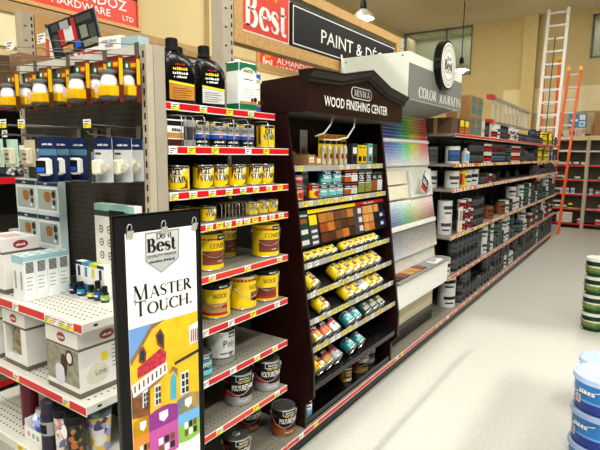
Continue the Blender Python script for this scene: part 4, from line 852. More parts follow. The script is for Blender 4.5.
obj('bottle', MB().lathe([(0, 0), (.036, 0), (.038, .01), (.038, .17), (.034, .185), (.034, .232), (.03, .236), (0, .236)], 24), P('dark_violet', '#2a1f33', rough=.4), t); obj('sleeve', MB().lathe([(.0388, .09), (.0388, .15)], 24).cpatch(.0388, -120, -50, -120, -50, .1, .14, 1), [GREY, BLACK], t)
t = thing('flask', 'wine red flask with grey cap in shade near the picture edge', 'flask', (-2.3, 1.12, .7225)); obj('bottle', MB().lathe([(0, 0), (.038, 0), (.038, .2), (0, .2)], 20), P('wine_red', '#5d1424', rough=.3), t); obj('cap', MB().lathe([(0, .2), (.03, .2), (.03, .23), (0, .23)], 16), DSTEEL, t)
t = thing('gift_tray', 'white card tray with three coloured dots holding a blue patterned jar', 'tray', (-2.13, 1.085, .722)); 
obj('tray', MB().box(-.07, .07, -.045, .045, 0, .004).box(-.07, .07, -.045, -.042, .004, .06).box(-.07, -.067, -.042, .045, .004, .09).box(.067, .07, -.042, .045, .004, .09), PAPER, t)
b = MB()
for k, c in enumerate((-.035, .005, .04)): b.prism([(c + .012 * math.cos(q), .03 + .013 * math.sin(q)) for q in [j * .628 for j in range(10)]], 'y', -.046, -.045, k)
obj('dots', b, [P('dot_pink', '#e09a9a'), P('dot_teal', '#6fb9ae'), P('dot_green', '#7fb57e')], t)
t = thing('patterned_jar', 'blue and white patterned jar standing in the white card tray', 'jar', (-2.13, 1.09, .727)); obj('jar', MB().lathe([(0, 0), (.035, 0), (.044, .02), (.044, .1), (.03, .12), (0, .12)], 20), floral('blue_white_print', '#7c90d8', .3, 70, ['#5f78d0', '#a8b6ea', '#e8ecf8', '#4c62bd', '#93a4e4']), t); obj('lid', MB().lathe([(0, .12), (.028, .12), (.028, .14), (0, .145)], 16), STEEL, t)
t = thing('small_gift_carton', 'grey carton behind the violet flask on the lowest gift shelf', 'carton', (-2.16, 1.22, .722)); obj('carton', MB().box(-.06, .06, -.05, .05, 0, .2), P('carton_grey_green', '#7e7f70', rough=.6), t); obj('print', MB().text(marks((7,)), (0, -.05, .15), (1, 0, 0), (0, 0, 1), .016, 0), PAPER, t)
# on top of the end display
t = thing('catalogue', 'glossy dark tool catalogue propped open on top of the end display', 'booklet', (-2.40, 1.40, 2.4415), (0, R(-13), R(17)))
obj('cover', MB().box(0, .28, 0, .012, 0, .165), P('catalogue_cover', '#26282a', rough=.25), t)
b = MB()
for x0_, x1_, z0_, z1_, m in [(.02, .06, .15, .19, 1), (.07, .12, .14, .19, 2), (.055, .085, .06, .15, 0), (.085, .135, .07, .15, 3), (.135, .155, .05, .19, 0), (.165, .25, .15, .185, 4), (.175, .215, .06, .13, 5), (.225, .26, .05, .12, 4), (.02, .05, .05, .13, 1), (.06, .12, .015, .05, 6), (.13, .165, .02, .06, 7), (.18, .26, .01, .045, 5)]: b.box(x0_ * 1.02, x1_ * 1.02, -.0008, 0, z0_ * .82, z1_ * .82, m)
obj('cover_print', b, [REDL, DGREY, GREY, LGREY, P('catalogue_dark', '#3d3f38'), P('catalogue_olive', '#7b806c'), TAN, BLUE], t)
t = thing('catalogue_pile', 'loose leaflets and small packs lying beneath the catalogue', 'leaflets', (-2.12, 1.405, 2.4415)); 
obj('leaflet', MB().box(-.06, .06, 0, .05, 0, .012), REDL, t); obj('leaflet', MB().box(-.04, .08, 0, .05, .0125, .024), PAPER, t)
t = thing('white_carton', 'open white carton lying on top of the end display', 'carton', (-1.9, 1.44, 2.4415), (0, 0, R(6)))
obj('carton', MB().box(-.13, .0, -.04, .03, 0, .055, 0).box(.002, .1, -.035, .03, 0, .045, 1), [PAPER, P('aqua_glass', '#9fb8bb')], t); obj('print', MB().text(marks((5, 4,)), (-.065, -.04, .03), (1, 0, 0), (0, 0, 1), .014, 0, 'C', .001, .09).box(-.09, -.04, -.041, -.04, .01, .022, 0), GREY, t)

# ------------------------------------------------------------------ dark wood finishing cabinet
CY0, CY1 = 2.628, 4.03
PROF = [(-2.19, ZB + .001), (-1.735, ZB + .001), (-1.735, .33), (-1.672, .40), (-1.674, .60), (-1.71, .853), (-1.763, 1.25), (-1.815, 1.672), (-1.905, 2.262), (-2.19, 2.262)]
def fx(z):      # front of the side panel at height z
    pts = [(p[1], p[0]) for p in PROF[1:9]]
    for (z0, x0), (z1, x1) in zip(pts, pts[1:]):
        if z0 <= z <= z1 and z1 > z0: return x0 + (x1 - x0) * (z - z0) / (z1 - z0)
    return pts[-1][1]
cab = thing('display_cabinet', 'tall dark wood display cabinet with white WOOD FINISHING CENTER lettering on its gabled header', 'cabinet', (0, 0, 0))
obj('side_panel', MB().prism(PROF, 'y', CY0, CY0 + .018), MAHO, cab); obj('side_panel', MB().prism(PROF, 'y', CY1 - .03, CY1), MAHO, cab)
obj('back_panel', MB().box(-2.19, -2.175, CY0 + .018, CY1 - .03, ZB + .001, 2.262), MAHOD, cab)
# header box: side cheeks, front board with a low gable, moulding on top
fr = -1.735
gab = [(CY0 - .005, 2.262), (CY1 + .04, 2.262), (CY1 + .04, 2.455), (3.72, 2.495), (3.4, 2.585), (3.0, 2.505), (CY0 - .005, 2.488)]
hd = obj('header_board', MB().prism(gab, 'x', fr - .03, fr), MAHO, cab)
obj('header_cheek', MB().prism([(-2.19, 2.2621), (fr - .03, 2.2621), (fr - .03, 2.485), (-2.19, 2.46)], 'y', CY0 - .005, CY0 + .025), MAHO, cab)
obj('header_cheek', MB().prism([(-2.19, 2.2621), (fr - .03, 2.2621), (fr - .03, 2.44), (-2.19, 2.43)], 'y', CY1 + .01, CY1 + .04), MAHO, cab)
obj('soffit', MB().box(-2.19, fr - .03, CY0 + .025, CY1 + .01, 2.2621, 2.275), P('grey_soffit', '#4c463c', rough=.6), cab)
line = gab[::-1][:5][0:1] + [gab[5], gab[4], gab[3], gab[2]]
line = [gab[6], gab[5], gab[4], gab[3], gab[2]]
b = MB(); cs = [(-.004, -.05), (.012, -.05), (.02, -.035), (.022, -.022), (.04, -.004), (.052, .01), (.052, .024), (-.06, .024), (-.06, -.004)]
n = len(cs); v = []
for (y, z) in line: v += [(fr + a, y + (-.02 if y == line[0][0] else .012 if y == line[-1][0] else 0), z + c) for a, c in cs]
b.add(v, [tuple(range(n)), tuple(range(len(v) - 1, len(v) - n - 1, -1))] + [(i * n + k, (i + 1) * n + k, (i + 1) * n + (k + 1) % n, i * n + (k + 1) % n) for i in range(len(line) - 1) for k in range(n)])
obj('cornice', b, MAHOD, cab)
u, v = (0, 1, 0), (0, 0, 1)
b = MB().text(sans('WOOD FINISHING CENTER', .012), (fr, 3.285, 2.31), u, v, .064, 0, 'C', .003, .96)
obj('lettering', b, SWHT, hd)
def rrect(cx, cz, w, h, r, n=5):
    pts = []
    for q, (sx, sz) in enumerate([(1, 1), (-1, 1), (-1, -1), (1, -1)]):
        for k in range(n + 1): a = R(90 * q + 90 * k / n); pts.append((cx + sx * (w - r) + r * math.cos(a), cz + sz * (h - r) + r * math.sin(a)))
    return pts
b = MB().prism(rrect(3.32, 2.432, .155, .04, .038), 'x', fr, fr + .004, 0).prism(rrect(3.32, 2.432, .149, .035, .033), 'x', fr + .004, fr + .005, 1).text(serif('MINWAX', 1.0, .1), (fr + .005, 3.32, 2.408), u, v, .048, 0, 'C', .001, .24)
obj('logo_plate', b, [SWHT, MAHOD], hd)
b = MB().tube([(-1.79, 3.02, 2.262), (-1.8, 3.0, 2.2), (-1.82, 2.95, 2.14), (-1.86, 2.9, 2.12)], .006, 6).tube([(-1.79, 3.33, 2.262), (-1.79, 3.32, 2.2), (-1.8, 3.24, 2.12), (-1.82, 3.12, 2.1), (-1.86, 3.0, 2.1)], .006, 6)
obj('lamp_cable', b, WHITE, cab)
RAILG = P('grey_rail', '#a9a8a0', rough=.4)
rail_rows = [(1.925, 14), (1.69, 18), (1.285, 17), (1.088, 16), (.912, 15), (.728, 14)]
IY0, IY1 = CY0 + .02, CY1 - .032
rr = random.Random(3)
for i, (z, nt) in enumerate(rail_rows):
    xf = fx(z) - .012
    if i < 2: o = obj('shelf', MB().box(-2.17, xf - .004, IY0, IY1, z - .02, z - .002), BLACK, cab)
    else:
        L = .2; dx = L * .839; dz = L * .545
        o = obj('slanted_tray', MB().hexa([(xf - .026, IY0, z - .03), (xf - .02, IY0, z - .036), (xf - .02, IY1, z - .036), (xf - .026, IY1, z - .03)], [(xf - .026 - dx, IY0, z - .03 + dz), (xf - .02 - dx, IY0, z - .036 + dz), (xf - .02 - dx, IY1, z - .036 + dz), (xf - .026 - dx, IY1, z - .03 + dz)]).box(xf - .03, xf - .004, IY0, IY1, z - .04, z - .036), BLACK, cab)
    obj('price_rail', MB().box(xf - .004, xf, IY0, IY1, z - .04, z - .001), RAILG, o)
    for k in range(nt):
        y = IY0 + .05 + (IY1 - IY0 - .1) * (k + .5) / nt + rr.uniform(-.012, .012)
        if i == 0 and y < 3.2 and k > 0: continue
        if rr.random() < .12: continue
        obj('price_ticket', TICK[rr.choice('ymyyw')], None, o, loc=(xf + .0002, y, z - .0205))
z = .47; xl = fx(z) - .014
obj('ledge', MB().hexa([(xl - .3, IY0, z + .1), (xl, IY0, z - .04), (xl, IY1, z - .04), (xl - .3, IY1, z + .1)], [(xl - .3, IY0, z + .12), (xl, IY0, z), (xl, IY1, z), (xl - .3, IY1, z + .12)]), GLOSSB, cab)
obj('bottom_tray', MB().box(-2.17, -1.745, IY0, IY1, ZB + .002, ZB + .014).box(-1.75, -1.742, IY0, IY1, ZB + .002, ZB + .05), GLOSSB, cab)
# sample board of stained wood chips
zt, zb = 1.625, 1.375; xt, xb = fx(zt) - .045, fx(zb) - .03
def bx(z): return xb + (xt - xb) * (z - zb) / (zt - zb)
sbd = obj('sample_board', MB().hexa([(xb - .012, IY0, zb), (xb, IY0, zb), (xb, IY1, zb), (xb - .012, IY1, zb)], [(xt - .012, IY0, zt), (xt, IY0, zt), (xt, IY1, zt), (xt - .012, IY1, zt)]), BLACK, cab)
bn = Vector((bx(0), 0, 0)) * 0
def patch(bm, y0, y1, z0, z1, m, th=.004):
    bm.hexa([(bx(z0), y0, z0), (bx(z0) + th, y0, z0), (bx(z0) + th, y1, z0), (bx(z0), y1, z0)], [(bx(z1), y0, z1), (bx(z1) + th, y0, z1), (bx(z1) + th, y1, z1), (bx(z1), y1, z1)], m); return bm
b = MB(); patch(b, 2.80, 3.47, 1.598, 1.623, 0); patch(b, 3.47, IY1 - .01, 1.598, 1.623, 1); patch(b, IY0 + .005, 2.79, 1.38, 1.62, 2); patch(b, 2.80, 2.9, 1.38, 1.59, 3, .003); patch(b, 2.805, 2.895, 1.52, 1.585, 0, .005)
patch(b, 3.43, 3.56, 1.38, 1.59, 5, .003)
for k in range(3): patch(b, 2.815, 2.885, 1.392 + k * .038, 1.41 + k * .038, 6, .005); patch(b, IY0 + .02, 2.77, 1.40 + k * .07, 1.43 + k * .07, 6 if k < 2 else 4, .006); patch(b, 3.5, 3.555, 1.4 + k * .068, 1.44 + k * .068, 6, .006); patch(b, 3.5, 3.555, 1.442 + k * .068, 1.452 + k * .068, 1, .006)
for k in range(2): patch(b, 3.86, IY1 - .015, 1.40 + k * .07, 1.45 + k * .07, 7, .006); patch(b, 3.88, 3.93, 1.41 + k * .07, 1.435 + k * .07, 6, .007)
u2 = Vector((0, 1, 0)); v2 = Vector((xt - xb, 0, zt - zb)).normalized()
b.text(marks((3, 5, 5,)), (bx(1.602) + .004, 3.13, 1.602), u2, v2, .016, 6, 'C', .002, .3); b.text(marks((3, 5,)), (bx(1.602) + .004, 3.7, 1.602), u2, v2, .016, 6, 'C', .002, .18); b.text(marks((5,)), (bx(1.59) + .004, 2.74, 1.585), u2, v2, .016, 6, 'C', .003, .09)
obj('print', b, [YEL, REDL, DGREEN, DGREY, AMBER, DGREY, LGREY, NAVY], sbd)
woods = [P('chip_wood_%d' % i, c, rough=.4, var=.25, scale=25, stretch=(1, 6, 1)) for i, c in enumerate(['#b5702a', '#a8662a', '#5d3a1c', '#6b4422', '#4a2a16', '#8e3f1c', '#c06a24', '#54341c', '#5a2e18', '#c98a45', '#d09a55', '#7a4a22', '#8b6a3a', '#3a2416'])]
grid = [[0, 1, 2, 3, 0], [5, 6, 2, 4, 7], [8, 4, 11, 6, 13]]
for r in range(3):
    for c in range(5):
        y0 = 2.925 + c * .1; z0 = 1.525 - r * .068
        obj('wood_chip', patch(MB(), y0, y0 + .094, z0, z0 + .06, 0, .008), woods[grid[r][c]], sbd)
    for c in range(3):
        y0 = 3.58 + c * .09; z0 = 1.525 - r * .068
        if r == 0 and c == 2: y0 += .015
        if r and c == 2: continue
        obj('wood_chip', patch(MB(), y0, y0 + .085, z0, z0 + .06, 0, .008), woods[[9, 10, 9, 10, 9, 10, 9, 6, 9][r * 3 + c]], sbd)

# goods in the cabinet: can kinds first
YM = [YEL, BROWN, WHITE, BLACK, REDL]
sq = can('stain_quart', '', QR, QH, [(.008, QH - .008, 0)], [(-30, 46, .034, .074, 1), (-40, 40, .088, .106, 3), (-60, 60, .02, .028, 4), (-15, 55, .012, .03, 2)], [(sans('WOOD', .02), .052, .016, 5, 2, .05), (MW, .092, .01, 0, 2, .05)], YM, seg=20)
shp = can('stain_half_pint', '', .036, .078, [(.008, .07, 0)], [(-30, 50, .022, .048, 1), (-40, 40, .058, .069, 3), (-20, 55, .01, .02, 2)], [(sans('WOOD', .02), .034, .011, 5, 2, .035)], YM, seg=18)
wq = can('stain_quart', '', QR, QH, [(.008, .05, 2), (.05, QH - .008, 0)], [(-55, 55, .05, .08, 1), (-40, 40, .09, .106, 3)], [(sans('WOOD', .02), .06, .014, 5, 2, .05)], [LGREY, GREY, WHITE, BLACK, REDL], seg=20)
gq = can('outdoor_oil_quart', '', QR, QH, [(.008, QH - .008, 0)], [(-55, 55, .02, .05, 1), (-40, 40, .085, .105, 3), (-30, 40, .055, .075, 2)], [(marks((8,)), .058, .012, 5, 3, .06), (marks((4,)), .03, .014, 0, 2, .03)], [DGREEN, GREY, P('label_pale_gold', '#c8bb6c', rough=.4), BLACK], seg=20)
cq = can('polyurethane_quart', '', QR, QH, [(.008, .06, 4), (.06, QH - .008, 0)], [(-60, 60, .05, .068, 2), (-45, 45, .092, .107, 1)], [(sans('POLY', .02), .072, .018, 0, 3, .06), (MW, .095, .009, 0, 3, .05)], [BLACK, DGREY, REDL, WHITE, COPPER], seg=20)
slq = can('polyurethane_quart', '', QR, QH, [(.008, .07, 4), (.07, QH - .008, 0)], [(-60, 60, .06, .076, 2)], [(sans('POLY', .02), .082, .018, 0, 3, .06), (MW, .04, .009, 0, 0, .05)], [BLACK, DGREY, REDL, WHITE, SILV], seg=20)
gdq = can('polyurethane_quart', '', QR, QH, [(.008, .06, 4), (.06, QH - .008, 0)], [(-60, 60, .05, .068, 2)], [(sans('POLY', .02), .075, .018, 0, 3, .06)], [BLACK, DGREY, REDL, WHITE, P('label_gold_tin', '#b08d45', rough=.3, metal=.4)], seg=20)
def tilt(proto, y, row, r, label, g=None):
    zr = rail_rows[row][0] if row < 6 else .47
    xr = (fx(zr) - .012) if row < 6 else xl
    k = r * 1.012 + .003; al = R(33 if row < 6 else 24)
    bx_, bz_ = (xr - .026, zr - .03) if row < 6 else (xr - .03, zr + .012 + .001)
    c = (bx_ + k * math.sin(al) - .008 * math.cos(al), y, bz_ + k * math.cos(al) + .008 * math.sin(al))
    return place(proto, c, label, g, 0, -(90 - math.degrees(al)))
g = 'half pint stain tins tilted on the first tray'
for i, y in enumerate([2.735, 2.82, 2.905, 2.99, 3.075, 3.245, 3.33, 3.415, 3.50, 3.585, 3.67, 3.76]):
    tilt(shp, y, 2, .036, 'small yellow tin tilted in the %s group of the first tray under the wood chips, number %s from its near end' % (('near', 'far')[i > 4], ['one', 'two', 'three', 'four', 'five', 'six', 'seven'][i if i < 5 else i - 5]) if False else '%s small yellow tin of the %s group on the tray under the wood chips' % (['nearest', 'second', 'third', 'fourth', 'fifth', 'sixth', 'last'][i if i < 5 else i - 5], ('shorter', 'longer')[i > 4]), g)
g = 'yellow stain quarts tilted on the second tray'
for y, lb in [(2.765, 'lone yellow stain can at the near end of the second tray'), (3.11, 'nearest of six yellow stain cans on the second tray'), (3.235, 'second of six yellow stain cans on the second tray'), (3.355, 'third of six yellow stain cans on the second tray'), (3.475, 'fourth of six yellow stain cans on the second tray'), (3.60, 'fifth of six yellow stain cans on the second tray'), (3.725, 'furthest of six yellow stain cans on the second tray')]: tilt(sq, y, 3, QR, lb, g)
g = 'stain quarts tilted on the third tray'
for y, p, lb in [(2.86, sq, 'lone yellow stain can at the near end of the third tray'), (3.225, sq, 'nearest yellow can of the five on the third tray'), (3.35, sq, 'second yellow can of the five on the third tray'), (3.475, wq, 'silver and white stain can among yellow ones on the third tray'), (3.60, sq, 'fourth of the five cans on the third tray'), (3.725, sq, 'furthest yellow can on the third tray')]: tilt(p, y, 4, QR, lb, g)
for y, p, lb in [(2.745, gdq, 'gold and black polyurethane can at the near end of the fourth tray'), (2.86, cq, 'copper and black polyurethane can on the fourth tray'), (2.975, slq, 'silver and black polyurethane can on the fourth tray'), (3.19, poly_s, 'nearest teal polycrylic can on the fourth tray'), (3.305, poly_s, 'second teal polycrylic can on the fourth tray'), (3.475, gq, 'nearest dark green can on the fourth tray'), (3.595, gq, 'middle dark green can on the fourth tray'), (3.715, gq, 'furthest dark green can on the fourth tray')]: tilt(p, y, 5, QR if p is not poly_s else .05, lb)
for y, p, lb in [(2.775, sq, 'yellow can at the near end of the lowest tilted row'), (2.89, gdq, 'gold and black can in the lowest tilted row'), (3.005, slq, 'silver and black can in the lowest tilted row'), (3.22, poly_s, 'nearest teal can of the lowest tilted row'), (3.365, poly_s, 'furthest teal can of the lowest tilted row')]: tilt(p, y, 6, .053, lb)
# cabinet floor
ZC0 = ZB + .016
place(sq, (-1.86, 3.40, ZC0), 'upright yellow stain quart on the cabinet floor', None, -38)
o = place(polys, (-1.86, 3.635, ZC0), 'black polyurethane gallon with gold lower half on the cabinet floor', None, -46)
for ch in o.children:
    if ch.name.startswith('body'): ch.data = ch.data.copy(); ch.data.materials[2] = P('label_gold_tin', '#b08d45')
place(polys, (-1.9, 3.84, ZC0), 'black and silver polyurethane gallon furthest along the cabinet floor', None, -30)
place(polya, (-1.98, 3.0, ZC0), 'amber polyurethane gallon in shade on the cabinet floor', None, -40)
place(cq, (-2.0, 3.24, ZC0), 'copper quart standing in shade on the cabinet floor', None, -30)
t = thing('spray_bottle', 'white and blue bottle with dark label at the near end of the cabinet floor', 'bottle', (-1.8, 2.735, ZC0), (0, 0, R(-35)))
obj('bottle', MB().lathe([(0, 0), (.042, 0), (.042, .2), (.03, .225), (.022, .23), (.022, .25), (0, .25)], 20), LGREY, t)
obj('label', MB().cpatch(.042, -75, 75, -75, 75, .02, .07, 1).cpatch(.042, -75, 75, -75, 75, .07, .11, 2).cpatch(.042, -75, 75, -75, 75, .11, .195, 0).wrap(marks((3,)), .042, .125, .04, 0, 3, 'C', .0014, .06).wrap(marks((5,)), .042, .085, .014, 0, 0, 'C', .0014, .05), [BLACK, SKY, PAPER, WHITE], t); obj('cap', MB().lathe([(0, .25), (.026, .25), (.026, .275), (0, .275)], 16), BLACK, t)
# second shelf of the cabinet (z 1.69)
S2 = 1.69; x2 = fx(S2) - .075
RM = [REDL, YEL, WHITE, BLACK]
redq = can('hardener_can', '', .045, .108, [(.008, .1, 0)], [(-60, 40, -60, -5, .01, .06, 1), (-40, 40, .078, .098, 3)], [(sans('WOOD', .02), .058, .015, 0, 2, .05), (MW, .083, .009, 0, 2, .045)], RM, seg=20)
reds = can('hardener_can', '', .036, .06, [(.008, .052, 0)], [(-50, 50, .03, .045, 2)], [(marks((6,)), .033, .009, 0, 0, .04)], RM, seg=18)
place(redq, (x2, 2.735, S2), 'red and yellow hardener can at the near end of the second cabinet shelf', None, -35)
place(reds, (x2, 2.735, S2 + .1095), 'small red tin stacked on the near hardener can', None, -35)
place(redq, (x2 - .1, 2.82, S2), 'red hardener can behind the near one', None, -30)
place(redq, (x2, 2.93, S2), 'red and yellow hardener can beside the teal cans', None, -30)
g = 'teal polycrylic cans stacked two high'
for y, k, lb in [(3.035, 0, 'lower teal can nearest the red ones'), (3.145, 0, 'lower teal can in the middle of three'), (3.255, 0, 'lower teal can nearest the wood stain cartons'), (3.09, 1, 'upper teal can nearest the red ones'), (3.235, 1, 'upper teal can nearest the dark cartons')]:
    place(poly_s, (x2 + (0 if k == 0 else -.005), y, S2 + k * .0965), lb + ' on the second cabinet shelf', g, -30)
place(poly_s, (x2 - .13, 2.98, S2), 'teal can in the back row of the second cabinet shelf', None, -30); place(poly_s, (x2 - .13, 2.98, S2 + .0965), 'teal can stacked in the back row', None, -30); place(poly_s, (x2 - .2, 2.87, S2), 'teal can in the back row behind the red cans', None, -30)
def box_can(name, label, x, y, z, w, d, h, cols, words, mats, rz=-10):
    t = thing(name, label, 'box', (x, y, z), (0, 0, R(rz)))
    obj('carton', MB().cbox(-d, d, -w, w, 0, h, .003), mats[cols[0]], t)
    b = MB()
    for (a0, a1, z0, z1, m) in words[0]:
        b.box(d, d + .0006, -w + a0 * 2 * w, -w + a1 * 2 * w, z0 * h, z1 * h, m); b.box(-d + .003, d - .003, -w - .0006, -w, z0 * h, z1 * h, m)
    for s_, zz, hh, m, wd in words[1]: b.text(sans(s_, .02) if s_ in ('OIL', 'MINWAX') else marks((len(s_),)), (d + .0006, 0, zz * h), (0, 1, 0), (0, 0, 1), hh, m, 'C', .0008, wd)
    obj('print', b, mats, t); return t
WM = [BLACK, COPPER, LGREY, WHITE, P('label_olive', '#8a8a3a', rough=.4, var=.3, scale=30), AMBER, DGREY, REDL]
def strip_can(label, y, low, k=0): 
    return box_can('stain_tin', label, x2, y, S2 + k * .0965, .046, .036, .096, [0], ([(.05, .95, .05, .45, low), (.05, .95, .47, .55, 3), (.1, .9, .85, .93, 7)], [('VARNISH', .62, .013, 3, .065)]), WM)
strip_can('black and copper flat tin, lower of a pair on the second cabinet shelf', 3.375, 1); strip_can('black and copper flat tin stacked on its twin', 3.375, 1, 1); strip_can('black and white flat tin, lower, beside the copper pair', 3.475, 2); strip_can('black and white flat tin stacked on another beside the copper pair', 3.475, 2, 1)
for y, low, lb in [(3.60, 4, 'tall black tin with olive lower half on the second cabinet shelf'), (3.725, 4, 'tall black tin with pale green lower half on the second cabinet shelf')]:
    box_can('floor_finish_tin', lb, x2, y, S2, .05, .036, .188, [0], ([(.08, .92, .05, .42, low), (.08, .92, .44, .47, 3), (.08, .92, .9, .96, 6)], [('OIL', .62, .03, 3, .06), ('MINWAX', .82, .011, 3, .07), ('TUNG', .52, .014, 3, .06)]), WM)
for y, low, lb in [(3.84, 5, 'dark tin with amber lower half at the far end of the second cabinet shelf'), (3.94, 2, 'dark tin with pale lower half touching the far cabinet side')]:
    box_can('antique_oil_tin', lb, x2, y, S2, .042, .034, .165, [0], ([(.08, .92, .05, .6, low), (.08, .92, .9, .96, 6)], [('OIL', .68, .022, 3, .05)]), WM)
# top shelf of the cabinet (z 1.925)
S1 = 1.925; x1 = fx(S1) - .07
t = thing('brush_box', 'brown cardboard display tray with sloped sides holding small packs, top cabinet shelf', 'box', (x1 + .0, 2.93, S1))
obj('tray', MB().prism([(-.05, 0), (.05, 0), (.05, .07), (-.05, .07)], 'y', -.09, -.0, 0).prism([(-.05, 0), (.05, 0), (.05, .055), (-.05, .055)], 'y', .002, .09, 0).prism([(-.2, 0), (-.051, 0), (-.051, .075), (-.2, .17)], 'y', -.09, -.086, 0).prism([(-.2, 0), (-.051, 0), (-.051, .075), (-.2, .17)], 'y', .08, .084, 0), CARD, t)
obj('print', MB().box(.05, .0506, -.075, -.02, .018, .055, 0).box(.05, .0506, .02, .065, .012, .045, 0).box(.0506, .051, -.06, -.035, .025, .04, 1).box(.0506, .051, .03, .05, .015, .03, 2), [CREAM, ORANGE, YEL], t)
for k in range(4):
    z = 2.165 - k * .058
    q = tag(obj('clip_strip_pack', MB().prism([(2.712 + .02 * math.cos(j * .524), z + .024 * math.sin(j * .524)) for j in range(12)], 'x', -1.96, -1.952, 0).prism([(2.712 + .009 * math.cos(j * .785), z + .006 * math.sin(j * .785)) for j in range(8)], 'x', -1.952, -1.9505, 1).box(-1.953, -1.9515, 2.698, 2.728, z - .02, z - .01, 2), [LGREY, (GREY, AMBER, AMBER, YEL)[k], BLACK]), ['grey round topped pack highest on the clip strip inside the cabinet', 'pale pack with amber dot second on the clip strip', 'pale pack third down on the clip strip', 'pale pack with yellow foot lowest on the clip strip'][k], 'pack', 'packs on the clip strip')
tag(obj('clip_strip', MB().box(-1.964, -1.961, IY0 + .001, 2.735, 1.926, 2.26), BLACK), 'black clip strip inside the near cabinet side holding round topped packs', 'strip')
t = thing('leaflet_card', 'pale upright leaflet card behind the cardboard tray, top cabinet shelf', 'card', (x1 - .12, 3.03, S1)); obj('card', MB().box(0, .003, -.045, .05, 0, .245), P('leaflet_pale', '#c3c6bd', rough=.6), t)
b = MB()
for k in range(8): b.box(.003, .0036, -.035, .03, .05 + k * .02, .056 + k * .02)
obj('print', b, GREY, t)
t0 = thing('stain_marker_pack', '', 'pack'); obj('card', MB().box(0, .003, -.034, .034, 0, .22), YEL, t0)
obj('tube', MB().lathe([(0, .0), (.017, .0), (.017, .12), (.006, .145), (0, .145)], 14, 0, (.02, 0, 0)), P('tube_ivory', '#e8e2c4'), t0)
obj('print', MB().box(.003, .0036, -.03, .03, .15, .175, 0).box(.003, .0036, -.03, .03, .18, .215, 1).prism([(.0 + .013 * math.cos(j * .785), .06 + .022 * math.sin(j * .785)) for j in range(8)], 'x', .037, .038, 2).box(.0375, .0385, -.006, .006, .055, .075, 3), [BLACK, ORANGE, DRED, REDL], t0)
for i, y in enumerate([3.115, 3.19, 3.285, 3.36, 3.435]): place(t0, (x1 - .02 + .006 * (i % 2), y, S1), '%s yellow stain marker pack of five on the top cabinet shelf' % ['nearest', 'second', 'middle', 'fourth', 'furthest'][i], 'yellow stain marker packs', -8)
for i, (y, c, lb) in enumerate([(3.54, DGREY, 'grey carded pack beside the yellow markers'), (3.635, YEL, 'tall yellow carton on the top cabinet shelf'), (3.71, YEL, 'yellow carton with brown square on the top cabinet shelf'), (3.815, LTEAL, 'aqua and white wipes pack at the far end of the top cabinet shelf'), (3.9, DGREEN, 'dark green pack touching the far cabinet side')]):
    t = thing('finish_pack', lb, 'pack', (x1, y, S1), (0, 0, R(-6))); h = (.16, .15, .15, .165, .16)[i]
    obj('carton', MB().cbox(-.03, .03, -.034, .034, 0, h, .003), c, t); obj('print', MB().box(.03, .0306, -.026, .02, .02, .06, 0).box(.03, .0306, -.026, .026, .08, h - .03, 1).text(marks((3,)), (.0306, 0, h - .025), (0, 1, 0), (0, 0, 1), .012, 2, 'C', .0008, .04), [BROWN if i in (2, 3) else BLACK, PAPER if i in (0, 3) else c, BLACK], t)

# ------------------------------------------------------------------ colour chip display with big white header box
col = thing('colour_display', 'white paint colour display with grey COLOR JOURNEYS header, chip panels and a grey counter', 'display', (0, 0, 0))
HY0, HY1 = 4.14, 5.62
hb = obj('header_box', MB().box(-2.385, XF, HY0, HY1, 2.482, 2.87), ICE, col)
obj('grey_fascia', MB().box(XF, XF + .008, HY0 + .002, HY1, 2.484, 2.775), GREYP, hb)
obj('lettering', MB().text(serif('COLOR', 1.8, .08), (XF + .008, 4.36, 2.51), u, v, .09, 0, 'L', .002, .46).text(serif('JOURNEYS', 1.8, .08), (XF + .008, 4.90, 2.51), u, v, .09, 0, 'L', .002, .68), SWHT, hb)
for y_, z_ in ((-2.33, 2.83), (-1.78, 2.84)): obj('screw', MB().lathe([(0, 0), (.008, 0), (.006, .003), (0, .003)], 8), DARK, hb, loc=(y_, HY0 - .0005, z_), rot=(R(90), 0, 0))
obj('box_cable', MB().tube([(-2.375, HY0 - .012, 2.9), (-2.36, HY0 - .012, 2.8), (-2.34, HY0 - .01, 2.6), (-2.33, HY0 - .01, 2.49)], .009, 6), WHITE, hb)
obj('soffit_slope', MB().hexa([(-2.2, HY0, 2.40), (-2.06, HY0, 2.40), (-2.06, 5.5, 2.40), (-2.2, 5.5, 2.40)], [(-2.2, HY0, 2.4815), (XF - .03, HY0, 2.4815), (XF - .03, 5.5, 2.4815), (-2.2, 5.5, 2.4815)]), GREYP, col)
dc = Vector((XF + .02, 4.95, 2.86))
ds = obj('logo_disc', MB().lathe([(0, -.03), (.232, -.03), (.232, .035), (.214, .035), (.214, .028), (0, .028)], 40), GLOSSB, col, loc=dc + Vector((.012, 0, 0)), rot=(0, R(90), 0))
ring = lambda r0, r1, x: [((x, r0 * math.cos(a) * s_, r0 * math.sin(a)), (x, r1 * math.cos(a) * s_, r1 * math.sin(a))) for s_ in (1,) for a in [2 * math.pi * k / 40 for k in range(41)]]
def ring_mesh(b, r0, r1, x, m):
    q = ring(r0, r1, x); vv = [p for w in q for p in w]; b.add(vv, [(2 * i, 2 * i + 1, 2 * i + 3, 2 * i + 2) for i in range(40)], m)
b = MB(); ring_mesh(b, 0, .212, .0405, 0); ring_mesh(b, .182, .188, .0412, 1); ring_mesh(b, .136, .141, .0412, 1)
for k in range(26):
    a = R(130 - k * 10.6) if k < 26 else 0; c = (.161 * math.cos(a), .161 * math.sin(a)); b.add([(.0412, c[0] + .006 * math.cos(a + j * 1.571 + .785), c[1] + .007 * math.sin(a + j * 1.571 + .785)) for j in range(4)], [(0, 1, 2, 3)], 1)
